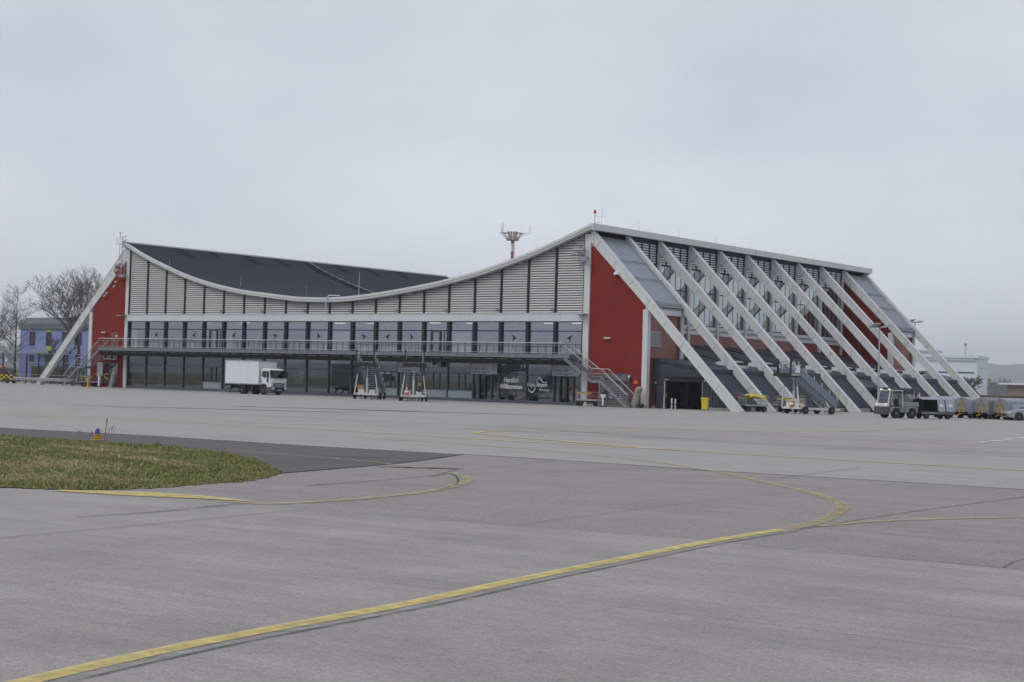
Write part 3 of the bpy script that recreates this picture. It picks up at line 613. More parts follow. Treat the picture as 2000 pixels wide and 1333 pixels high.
for i in range(20):
    x0, x1 = 3.3*i, 3.3*i+3.3
    f = MB(); f.box(x0, x0+.06, .10, .40, .28, 4.25); f.box(x1-.06, x1-.001, .10, .40, .28, 4.25)
    f.box(x0+.06, x1-.06, .14, .38, 4.1, 4.25); f.box(x0+.06, x1-.06, .14, .38, 2.70, 2.80); f.box(x0, x1-.001, .04, .42, 0.0, .28)
    if i in FROST: f.box(x0+.06, x1-.06, .14, .38, 1.02, 1.10); f.box(x0+1.35, x0+1.43, .16, .36, 1.10, 2.70); f.box(x0+2.2, x0+2.26, .16, .36, 1.10, 2.70)
    elif i not in DOORS: f.box(x0+.06, x1-.06, .18, .34, .95, .99)
    if i in DOORS: xd = x0+DOORS[i]; f.box(xd-.28, xd, .02, .40, .28, 2.70); f.box(xd+1.45, xd+1.55, .08, .38, .28, 2.70)
    fo = f.build('window', 'grey_frame', T); DF.append(fo)
    p = MB(); e = random.uniform(-.012, .012)
    for za, zb in ((.28, 2.70), (2.80, 4.1)): p.quad((x0+.06, .26+e, za), (x1-.06, .26-e, za), (x1-.06, .26-e, zb), (x0+.06, .26+e, zb))
    p.build('pane', 'glass_lower', fo, recalc=False)
    if i in FROST: MB().box(x0+.08, x1-.08, .20, .24, .30, 1.02).build('frosted_panel', 'frosted', fo)
    if i in DOORS:
        xd = x0+DOORS[i]
        for a, b in ((xd, xd+.72), (xd+.73, xd+1.45)):
            dm = MB(); frame_rect(dm, a, b, .06, 2.6, .07, .12, .19); dm.build('door', 'navy_frame', fo)
    if i in (14, 15):
        MB().box(x0+.2, x1-.2, .7, .75, 1.1, 3.9).build('blind_or_backing', 'interior_wall', fo)
# lettering on the glass
fo = DF[17]
text('Herzlich', .66, 'white_text', 'lettering', fo, (57.52, .235, 2.0), sx=.80, align='CENTER', bold=.016); text('Willkommen', .66, 'white_text', 'lettering', fo, (57.52, .235, 1.37), sx=.80, align='CENTER', bold=.016)
fo = DF[18]
text('Allg\u00e4u', .56, 'white_text', 'lettering', fo, (59.46, .235, 1.66), sx=.74); text('Airport', .56, 'white_text', 'lettering', fo, (60.60, .235, 1.66), sx=.74, bold=.018)
text('Memmingen', .33, 'white_text', 'lettering', fo, (60.90, .235, 1.25), sx=.78)
def swoosh(pts, w0):
    P = cr(pts, 6); mb = MB(); n_ = len(P); vs = []
    for j, q in enumerate(P):
        d = (P[min(j+1, n_-1)]-P[max(j-1, 0)]).normalized(); ww = w0*(.35+.65*math.sin(math.pi*min(.95, max(.08, j/n_))))
        vs += [(q.x-d.y*ww, .232, q.y+d.x*ww), (q.x+d.y*ww, .232, q.y-d.x*ww)]
    mb.add(vs, [(2*j, 2*j+1, 2*j+3, 2*j+2) for j in range(n_-1)]); mb.build('mountain_emblem', 'white_text', fo, recalc=False)
swoosh([(60.55, 2.02), (60.66, 2.28), (60.80, 2.46), (60.90, 2.54), (61.0, 2.40), (61.13, 2.37), (61.22, 2.22), (61.36, 2.10), (61.52, 2.04), (61.72, 2.08), (61.85, 2.16)], .05)
swoosh([(59.62, 1.48), (59.74, 1.27), (59.90, 1.14), (60.08, 1.10), (60.24, 1.18), (60.40, 1.38), (60.50, 1.62)], .05)
# dark kiosk with a white poster seen behind the lower glass, blue poster further left
mb = MB(); mb.box(27.2, 32.6, .42, 1.0, .3, 3.55, 0); mb.box(27.6, 29.1, .38, .42, 1.15, 2.55, 1); mb.build('kiosk', ['black', 'box_white'], T)
text('J\u00f6ckle', .5, 'sign_text', 'lettering', T, (27.65, .372, 2.18), sx=.72, bold=.01); text('Automaten', .2, 'sign_text', 'lettering', T, (27.7, .372, 1.9), sx=.8)
mb = MB(); mb.box(8.3, 9.2, .7, .74, 1.4, 2.7, 0); mb.box(8.5, 9.0, .69, .7, 2.1, 2.45, 1); mb.build('poster', ['poster_blue', 'sign_face'], T)
mb = MB(); mb.box(24.2, 25.7, 1.0, 1.04, .5, 2.5, 0); mb.build('poster', 'poster_blue', T)
# windows in the red end walls
f = MB(); frame_rect(f, 67.9, 71.35, .62, 3.08, .1, .06, .15); f.box(69.6, 69.68, .07, .15, .72, 2.98); f.box(67.9, 71.35, .05, .15, .25, .62, 1); fo = f.build('window', ['grey_frame', 'plinth'], T)
p = MB(); p.quad((68.0, .11, .72), (69.6, .11, .72), (69.6, .11, 2.98), (68.0, .11, 2.98)); p.quad((69.68, .11, .72), (71.25, .115, .72), (71.25, .115, 2.98), (69.68, .11, 2.98)); p.build('pane', 'glass_upper', fo, recalc=False)
f = MB(); frame_rect(f, -4.2, -1.6, .55, 2.95, .1, .06, .15); f.box(-3.0, -2.92, .07, .15, .65, 2.85); fo = f.build('window', 'grey_frame', T)
p = MB(); p.quad((-4.1, .11, .65), (-3.0, .11, .65), (-3.0, .11, 2.85), (-4.1, .11, 2.85)); p.quad((-2.92, .11, .65), (-1.7, .113, .65), (-1.7, .113, 2.85), (-2.92, .11, 2.85)); p.build('pane', 'glass_upper', fo, recalc=False)
MB().box(66.67, 73.24, .02, .149, 0, .22).build('plinth', 'plinth', T)
MB().box(71.8, 72.25, .10, .149, 2.15, 2.5).build('call_box', 'orange', T)
# upper red door on the walkway, left
mb = MB(); frame_rect(mb, -3.2, -1.7, 4.5, 6.55, .07, .10, .15); mb.box(-3.13, -1.77, .12, .15, 4.55, 6.48, 1); mb.box(-2.2, -2.0, .09, .12, 6.0, 6.25, 2); mb.build('door', ['red_side', 'red_side', 'white_text'], T)
# small fixtures: floodlight clusters, dish, lamps, cameras, air conditioners
def floods(x, z, dirs):
    m = MB(); m.tube((x, -.35, z-1.1), (x, -.35, z+.55), .05, n=8); m.bar((x, -.35, z-.8), (x, 0.02, z-.8), .06); m.bar((x, -.35, z+.2), (x, 0.02, z+.2), .06); g = m.build('floodlight', 'galvanised', T)
    for dx, dz in dirs:
        h = MB(); c = V((x+dx*.75, -.65, z+dz)); s_ = -.12
        h.add([(c.x-.42*1, c.y-.25, c.z-.04+s_), (c.x+.42, c.y-.25, c.z-.04+s_), (c.x+.42, c.y+.3, c.z+.0), (c.x-.42, c.y+.3, c.z), (c.x-.34, c.y-.2, c.z+.12), (c.x+.34, c.y-.2, c.z+.12), (c.x+.30, c.y+.25, c.z+.22), (c.x-.30, c.y+.25, c.z+.22)],
              [(0,3,2,1),(4,5,6,7),(0,1,5,4),(1,2,6,5),(2,3,7,6),(3,0,4,7)], 0); h.bar((x, -.35, c.z+.05), c, .05); h.build('lamp_head', 'gutter_grey', g)
floods(66.3, 14.3, [(-.9, .45), (-1.1, -.1), (.2, -.6)]); floods(-.55, 14.0, [(-1.1, .55), (-1.3, -.1), (.1, -.75)])
m = MB(); m.lathe([(0.02, 0), (.45, -.06), (.62, -.16)], (-1.35, -.5, 13.9), 'y', 20); m.bar((-1.35, -.4, 13.4), (-.5, .02, 13.2), .06, m=1); m.bar((-1.35, -.45, 13.9), (-1.35, -.4, 13.4), .06, m=1); m.bar((-1.9, -.55, 13.35), (-1.3, -1.0, 13.3), .05, m=1)
m.build('satellite_dish', ['dish_red', 'gutter_grey'], T)
def wall_lamp(x, z, kind=0):
    m = MB()
    if kind == 0: m.box(x-.38, x+.28, -.22, .0, z, z+.12); m.box(x-.05, x+.05, .0, .15, z, z+.1)
    else: m.lathe([(.30, 0), (.28, .15), (.15, .3), (.03, .34)], (x, -.05, z), 'z', 12); m.box(x-.05, x+.05, -.05, .15, z+.12, z+.22)
    m.build('wall_lamp', 'machine_white', T)
wall_lamp(68.95, 6.28); wall_lamp(69.7, 12.2, 1); wall_lamp(-4.2, 6.5)
for x, z in ((71.45, 2.75), (-2.35, 12.55), (-2.6, 12.0), (-4.35, 10.9), (-3.9, 11.2)):
    m = MB(); m.box(x-.05, x+.05, -.1, .15, z+.10, z+.18); m.box(x-.16, x+.10, -.14, -.04, z+.06, z+.14); m.lathe([(.03, -.10), (.08, -.05), (.09, .04), (.06, .08)], (x, -.16, z), 'z', 10); m.build('camera', 'machine_white', T)
for i in range(3, 20, 2):
    x = 3.3*i - .35; m = MB(); m.box(x-.3, x+.1, -.22, .0, 9.12, 9.22); m.bar((x, -.05, 9.17), (x+.35, .05, 9.1), .06); m.build('wall_lamp', 'gutter_grey', T)
for x in (-.5, 66.2): m = MB(); m.prism([(-.9, 8.5), (-.02, 8.5), (-.02, 8.62), (-.8, 8.58)], 'x', x-.6, x+.35); m.build('canopy', 'gutter_grey', T)
def ac(x, z, y=-.45):
    m = MB(); m.box(x, x+.95, y, y+.38, z, z+.72); m.lathe([(.30, -.012), (.26, -.02)], (x+.40, y, z+.36), 'y', 16, 1); m.box(x+.78, x+.90, y-.006, y, z+.1, z+.6, 1); m.bar((x+.1, y+.38, z-.03), (x+.1, .1, z-.03), .05, m=1); m.bar((x+.85, y+.38, z-.03), (x+.85, .1, z-.03), .05, m=1); m.build('air_conditioner', ['machine_white', 'black'], T)
ac(-3.7, 3.32); ac(-2.55, 3.28); ac(47.9, 3.36, -.5)
# white pipe over the low point of the roof, conductor with fixings across the roof
m = MB(); m.path([(33.2, -.15, 8.7), (33.2, -.72, 9.0), (33.25, -.76, 10.3), (33.45, -.5, 10.62), (34.6, -.1, 10.58)], .06, 8); m.build('overflow_pipe', 'white_steel', T)
m = MB(); pr = None
for j in range(46):
    x = 0.2 + j*1.45; 
    if x > 66.5: break
    c = V((x, 29.7, zr(x)+.12)); m.box(x-.11, x+.11, 29.6, 29.8, zr(x)-.02, zr(x)+.12, 0)
    if pr: m.tube(pr, c, .02, n=4)
    pr = c
m.build('lightning_conductor', 'galvanised', T)
for x, y, h in ((36.1, 1.2, 2.7), (46.0, 6.0, 2.1), (16.0, 3, 1.3), (26.5, 3, 1.3), (39.5, 22, 1.5), (7.5, -.3, .9), (60.3, 0, 1.1)):
    MB().tube((x, y, zr(x)-.05), (x, y, zr(x)+h), .045 if h > 2 else .02, .02 if h > 2 else .008, 6).build('lightning_rod', 'white_steel', T)
for k in range(1, 7): MB().tube((-.3, k*8.4, 17.2), (-.3, k*8.4, 18.3), .02, .008, 5).build('lightning_rod', 'white_steel', T)
for k in range(1, 8): MB().tube((67.1, k*7.3, 17.0), (67.1, k*7.3, 18.2), .02, .008, 5).build('lightning_rod', 'white_steel', T)
# obstruction light on the front right roof corner
m = MB(); m.path([(67.05, -.66, 14.75), (67.5, -.66, 15.0), (67.5, -.66, 17.95)], .04, 8); m.path([(67.5, -.66, 17.05), (68.25, -.66, 17.0), (68.4, -.66, 18.5)], .018, 6); m.tube((67.5, -.66, 17.65), (68.33, -.66, 17.6), .018, n=6)
o = m.build('obstruction_light', 'alu', T); m = MB(); m.lathe([(.10, 0), (.15, .02), (.13, .12), (.10, .28), (.03, .34)], (67.5, -.66, 17.92), 'z', 12); m.build('lamp', 'signal_red', o)
# weather and radio aerials on the left roof corner
m = MB(); m.path([(-.65, -.66, 13.5), (-.65, -.66, 17.9)], .05, 8); m.path([(-1.1, -.66, 15.0), (-1.1, -.66, 18.3)], .03, 8); m.path([(-1.65, -.66, 17.8), (-1.65, -.66, 17.05), (-.65, -.66, 16.95)], .03, 6)
m.lathe([(.03, 0), (.14, .06), (.14, .16), (.03, .22)], (-1.1, -.66, 18.3), 'z', 10, 1); m.tube((-1.3, -.66, 17.9), (.1, -.66, 17.8), .025, n=6); m.tube((-.3, -.66, 17.5), (.45, -.66, 17.45), .03, n=6); m.tube((.0, -.66, 17.15), (.3, -.66, 17.2), .06, n=6); m.tube((-.1, -.66, 17.8), (-.1, -.66, 18.0), .04, n=6); m.box(-.9, -.3, -.9, -.4, 17.3, 17.5, 1)
m.build('aerial', ['gutter_grey', 'white_text'], T)

# exit signs above the doors: things of their own
def exit_sign(x0, x1, num, label):
    s_ = thing('exit_sign', label, 'sign', (x0, 0, 2.72), 0, 'exit signs above the arrivals doors')
    w_ = x1-x0; b = MB(); b.box(0, w_, -.10, .03, 0, 1.0); b.box(-.07, 0, -.12, .03, -.02, 1.02, 1); b.build('panel', ['sign_face', 'sign_edge'], s_)
    text('Ausgang - ', .42, 'sign_text', 'lettering', s_, (.1, -.106, .42), sx=.70); text('Exit', .42, 'sign_text', 'lettering', s_, (1.38, -.106, .42), sx=.70, shear=.25)
    text('Gep\u00e4ckausgabe - Baggage claim', .26, 'sign_text', 'lettering', s_, (.1, -.106, .12), sx=.70); text(num, .58, 'sign_text', 'lettering', s_, (w_-.5, -.106, .40), sx=.72)
    text('~', .3, 'sign_text', 'lettering', s_, (w_-.45, -.106, .78), sx=.9)
exit_sign(52.72, 55.98, '2', 'grey exit sign numbered 2 left of the white welcome lettering')
exit_sign(62.66, 65.8, '3', 'grey exit sign numbered 3 partly behind the right steel stair')
exit_sign(43.1, 46.0, '1', 'grey exit sign mostly hidden behind the tall passenger stairs')

# ================================================================== STEEL WALKWAY along the front, with two stairs
WK = thing('access_walkway', 'grey steel walkway with railings along the front and stairs at both ends', 'walkway')
mb = MB(); mb.box(-2.7, 66.0, -2.0, -.02, 4.40, 4.47); mb.box(-2.72, 66.02, -2.06, -2.0, 4.36, 4.72, 1); mb.box(-2.76, -2.7, -2.0, -.02, 4.36, 4.72, 1)
for i in range(0, 64): x = -2.2+i*1.07; mb.box(x, x+.06, -2.10, -2.06, 4.42, 4.76, 1)
mb.build('deck', ['dark_steel', 'steel_grey'], WK)
mb = MB(); mb.box(-2.6, 65.9, -1.92, -1.78, 3.83, 4.355); mb.box(-2.6, 65.9, -.5, -.35, 3.95, 4.38); mb.box(-2.6, 65.9, -1.97, -1.72, 3.80, 3.83)
for i in range(21): x = 3.3*i; mb.box(max(x-.08, -.05), x+.08, -1.6, 0.0, 4.05, 4.36)
for i in range(40): x = -2+i*1.7; mb.box(x, x+1.2, -1.95, -1.921, 4.20, 4.235, 1); mb.box(x+.3, x+.36, -1.95, -1.921, 3.84, 4.18, 0)
mb.build('support_beam', ['dark_steel', 'steel_grey'], WK)
mb = MB(); mb.tube((-2.72, -2.04, 5.78), (65.4, -2.04, 5.78), .035, n=8, m=0); mb.tube((-2.72, -2.04, 5.78), (-2.72, -.1, 5.78), .035, m=0)
mb.tube((-2.72, -2.04, 5.55), (65.4, -2.04, 5.55), .028, n=6, m=1); mb.tube((-2.72, -2.04, 4.86), (65.4, -2.04, 4.86), .02, n=6, m=0); mb.build('handrail', ['white_steel', 'steel_grey'], WK)
rp0 = MB().box(-.025, .025, -.04, .0, 4.40, 5.76).build('railing_post', 'steel_grey', WK); rp0.location = (-2.7, -2.02, 0)
for i in range(1, 76):
    c = rp0.copy(); col.objects.link(c); c.parent = WK; c.location = (-2.7 + i*.905, -2.02, 0)
def stair_flight(xa, za, xb, zb, nst, ya=-2.02, yb=-.75):
    """steel flight falling from (xa, za) to (xb, zb)"""
    s_ = 1 if xb > xa else -1; f = MB(); dx = (xb-xa)/nst; dz = (zb-za)/nst
    for yy in (ya, yb): f.bar((xa, yy, za-.12), (xb, yy, zb-.12), .06, .26)
    fo = f.build('stair_flight', 'steel_grey', WK)
    t0 = None
    for j in range(nst):
        x, z = xa + dx*(j+.5), za + dz*(j+.5)
        if t0 is None: t0 = MB().box(-.15, .15, ya+.03, yb-.03, -.02, .02).build('tread', 'galvanised', fo); t0.location = (x, 0, z)
        else: c = t0.copy(); col.objects.link(c); c.parent = fo; c.location = (x, 0, z)
    for yy in (ya, yb):
        r = MB(); r.tube((xa, yy, za+1.05), (xb, yy, zb+1.05), .032, n=8)
        for q in (.25, .45, .65, .85): r.tube((xa, yy, za+q), (xb, yy, zb+q), .014, n=5, m=1)
        for j in range(3): t = j/2; r.bar((xa+(xb-xa)*t, yy, za+(zb-za)*t-.1), (xa+(xb-xa)*t, yy, za+(zb-za)*t+1.05), .045, m=1)
        r.build('stair_railing', ['white_steel', 'steel_grey'], fo)
def landing(x0, x1, z, ya=-2.02, yb=-.75):
    m = MB(); m.box(x0, x1, ya, yb, z-.05, z); 
    for yy in (ya, yb): m.bar((x0, yy, z-.12), (x1, yy, z-.12), .06, .26); m.tube((x0, yy, z+1.05), (x1, yy, z+1.05), .03, m=1); m.tube((x0, yy, z+.6), (x1, yy, z+.6), .014, m=1); m.tube((x0, yy, z+.3), (x1, yy, z+.3), .014, m=1)
    xm = x1-.1 if x1 > 0 else x0+.1
    m.bar((xm, ya+.02, 0), (xm, ya+.02, z-.1), .12); m.bar((xm, yb, 0), (xm, yb, z-.1), .12); m.build('landing', ['steel_grey', 'white_steel'], WK)
stair_flight(65.45, 4.45, 68.55, 2.42, 11); landing(68.55, 69.6, 2.42); stair_flight(69.6, 2.42, 72.55, .10, 12)
stair_flight(-2.72, 4.45, -5.5, 2.42, 11); landing(-6.5, -5.5, 2.42); stair_flight(-6.5, 2.42, -9.3, .10, 12)

# ================================================================== DARK LEAN-TO under the ribs
A = thing('annex_building', 'low dark metal lean-to under the slanted ribs, with an open baggage gate', 'annex', (0, 0, 0))
# front wall with gate opening (X 74.75..78.4)
mb = MB(); YF = 1.3
mb.prism([(73.06, .25), (73.06, 4.42), (78.72, 3.52), (78.72, 2.72), (74.6, 2.72), (74.6, .25)], 'y', YF, YF+.15)
mb.prism([(78.45, .25), (78.45, 2.72), (78.72, 2.72), (78.72, 3.50), (78.76, 3.50), (81.6, .6), (81.6, .25)], 'y', YF+.002, YF+.15)
for j in range(26):                                    # standing seams
    x = 73.3 + j*.36
    zt = min(4.42 - (x-73.06)*.154 - .05, 3.42 - max(0, x-78.75) - .05); zb = 2.74 if 74.6 < x < 78.45 else .27
    if zt > zb + .1: mb.box(x, x+.03, YF-.035, YF, zb, zt)
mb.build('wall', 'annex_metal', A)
mb = MB(); mb.box(73.06, 74.6, YF-.03, YF+.15, 0, .25); mb.box(78.45, 81.6, YF-.03, YF+.15, 0, .25); mb.build('plinth', 'plinth', A)
mb = MB(); mb.box(74.45, 78.6, YF-.16, YF, 2.50, 2.86); mb.box(74.50, 78.55, YF-.24, YF-.16, 2.78, 2.90, 1); mb.box(74.5, 74.85, YF-.165, YF-.16, 2.62, 2.68, 2); mb.box(78.5, 78.75, YF-.15, YF, 2.52, 2.72, 3)
mb.box(78.42, 78.48, YF-.12, YF, 0, 2.50, 3); mb.box(74.42, 74.52, YF-.14, YF, 0, 2.5, 3); mb.box(74.62, 74.72, YF-.1, YF, .0, 2.5, 1); mb.box(74.43, 74.51, YF-.17, YF-.14, .05, 1.25, 2); mb.box(74.64, 74.70, YF-.13, YF-.1, 1.1, 1.35, 4); mb.build('gate_frame', ['black', 'dark_steel', 'machine_white', 'galvanised', 'yellow_steel'], A)
mb = MB(); mb.box(74.6, 78.45, 5.4, 5.5, 0, 3.2); mb.box(74.4, 74.5, YF+.15, 5.5, 0, 3.2); mb.box(78.6, 78.7, YF+.15, 5.5, 0, 3.2); mb.box(74.4, 78.7, YF+.15, 5.5, 3.2, 3.25); mb.box(76.0, 76.2, 2.4, 2.6, 0, 3.2, 1); mb.box(74.9, 75.7, 3.2, 3.3, 0, 2.2, 1); mb.build('gate_interior', ['black', 'dark_steel'], A)
mb = MB(); frame_rect(mb, 73.45, 74.35, .02, 2.2, .06, YF-.06, YF, 1)
for z in (.08, .62, 1.16, 1.70): mb.box(73.52, 74.28, YF-.05, YF, z, z+.46, 0)
mb.build('side_door', ['annex_metal', 'navy_frame'], A); m = MB(); m.lathe([(.03, 0), (.09, .05), (.07, .16)], (73.5, YF-.14, 2.25), 'z', 10); m.build('door_lamp', 'machine_white', A)
# roof: shallow part over the gate, steeper part up to the hall wall
YR1 = DEP + 3.2
mb = MB(); mb.prism([(78.78, 3.46), (78.86, 3.68), (73.9, 4.50), (73.1, 4.62), (73.1, 4.40)], 'y', YF-.12, S_+.4)
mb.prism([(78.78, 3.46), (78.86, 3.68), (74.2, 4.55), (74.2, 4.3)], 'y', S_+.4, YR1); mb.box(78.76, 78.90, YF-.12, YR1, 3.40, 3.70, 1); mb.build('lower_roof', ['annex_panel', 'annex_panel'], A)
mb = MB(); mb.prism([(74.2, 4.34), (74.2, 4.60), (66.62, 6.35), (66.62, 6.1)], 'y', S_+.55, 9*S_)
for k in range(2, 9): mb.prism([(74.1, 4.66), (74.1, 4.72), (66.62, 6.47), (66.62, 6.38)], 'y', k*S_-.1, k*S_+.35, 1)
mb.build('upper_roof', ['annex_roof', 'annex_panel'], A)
# slanted corrugated wall panels between the ribs
for k in range(0, 11):
    y0, y1 = k*S_+.5, (k+1)*S_ if k < 10 else YR1; mb = MB()
    if k == 5: continue
    mb.prism([(78.80, 3.42), (81.70, .52), (81.55, .37), (78.6, 3.3)], 'y', y0, y1, 0); nn = 17; dy = (y1-y0)/nn
    for j in range(nn): yy = y0 + dy*(j+.25); mb.prism([(78.86, 3.40), (81.76, .50), (81.70, .44), (78.78, 3.36)], 'y', yy, yy+dy*.5, 0)
    mb.box(81.36, 81.66, y0, y1, 0, .40, 1); mb.build('slanted_panel', ['annex_panel', 'plinth'], A)
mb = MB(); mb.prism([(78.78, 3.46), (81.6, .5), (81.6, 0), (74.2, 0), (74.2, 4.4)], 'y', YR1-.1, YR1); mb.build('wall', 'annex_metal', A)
# flat portal between the ribs halfway back
y0, y1 = 5*S_+.5, 6*S_+1.6
mb = MB(); mb.box(78.7, 83.5, y0, y1, 2.25, 2.55); mb.box(83.3, 83.45, y0, y0+.4, 0, 2.25); mb.box(83.3, 83.45, y1-.4, y1, 0, 2.25); mb.box(83.2, 83.25, y0+.4, y1-.4, 1.9, 2.25); mb.box(83.2, 83.25, y0+2.6, y0+2.75, 0, 1.9); mb.prism([(78.80, 3.42), (79.9, 2.5), (78.7, 2.5)], 'y', y0, y1)
po = mb.build('portal', 'annex_metal', A); p = MB(); p.quad((83.2, y0+.4, 0), (83.2, y1-.4, 0), (83.2, y1-.4, 1.9), (83.2, y0+.4, 1.9)); p.build('pane', 'glass_upper', po, recalc=False)
# roof lights, one per bay
for k in range(1, 9):
    yc = k*S_ + 3.3 + .5; xc = 76.4; zc = 4.12
    m = MB(); m.box(xc-1.1, xc+1.1, yc-1.5, yc+1.5, zc-.25, zc+.06, 0); prof = [(yc-1.5+3.0*j/12, zc+.06+.42*math.sin(math.pi*j/12)) for j in range(13)]
    mm = MB(); vs = []
    for (yy, zz) in prof: vs += [(xc-1.0, yy, zz), (xc+1.0, yy, zz)]
    m.add(vs, [(2*j, 2*j+1, 2*j+3, 2*j+2) for j in range(12)] + [tuple(range(0, 26, 2)), tuple(range(25, 0, -2))], 0)
    m.box(xc+1.0, xc+1.12, yc-1.35, yc+1.35, zc+.10, zc+.34, 1); m.build('skylight', ['skylight', 'annex_roof'], A)
m = MB(); m.box(68.5, 71.5, S_+1.0, S_+3.6, 6.0, 6.42); m.build('skylight', 'hall_haze_grey', A)

# ================================================================== VEHICLES AND APRON EQUIPMENT (local +X = front, +Y = left)
def wheel(parent, x, y, r, wd, side, rim='rim', hub=.55, name='wheel', rimname='rim'):
    """tyre with a rim sub-part; side -1 right, +1 left"""
    t = MB(); t.lathe([(r*.62, -wd/2), (r*.92, -wd/2), (r, -wd*.36), (r, wd*.36), (r*.92, wd/2), (r*.62, wd/2)], (0, 0, 0), 'y', 24)
    o = t.build(name, 'rubber', parent); o.location = (x, y, r)
    m = MB(); yo = side*wd*.36; m.lathe([(r*hub*1.14, yo), (r*hub, yo+side*.02), (r*hub*.72, yo-side*.02), (r*.16, yo+side*.0), (r*.14, yo+side*.05), (.01, yo+side*.05)], (0, 0, 0), 'y', 18); m.lathe([(r*hub*1.12, -yo*.8), (.02, -yo*.8)], (0, 0, 0), 'y', 12)
    for k in range(6): a = k*math.pi/3; m.tube((r*hub*.5*math.cos(a), yo-side*.03, r*hub*.5*math.sin(a)), (r*hub*.5*math.cos(a), yo+side*.012, r*hub*.5*math.sin(a)), r*.07, n=8, m=1)
    m.build(rimname, [rim, 'dark_steel'], o); return o

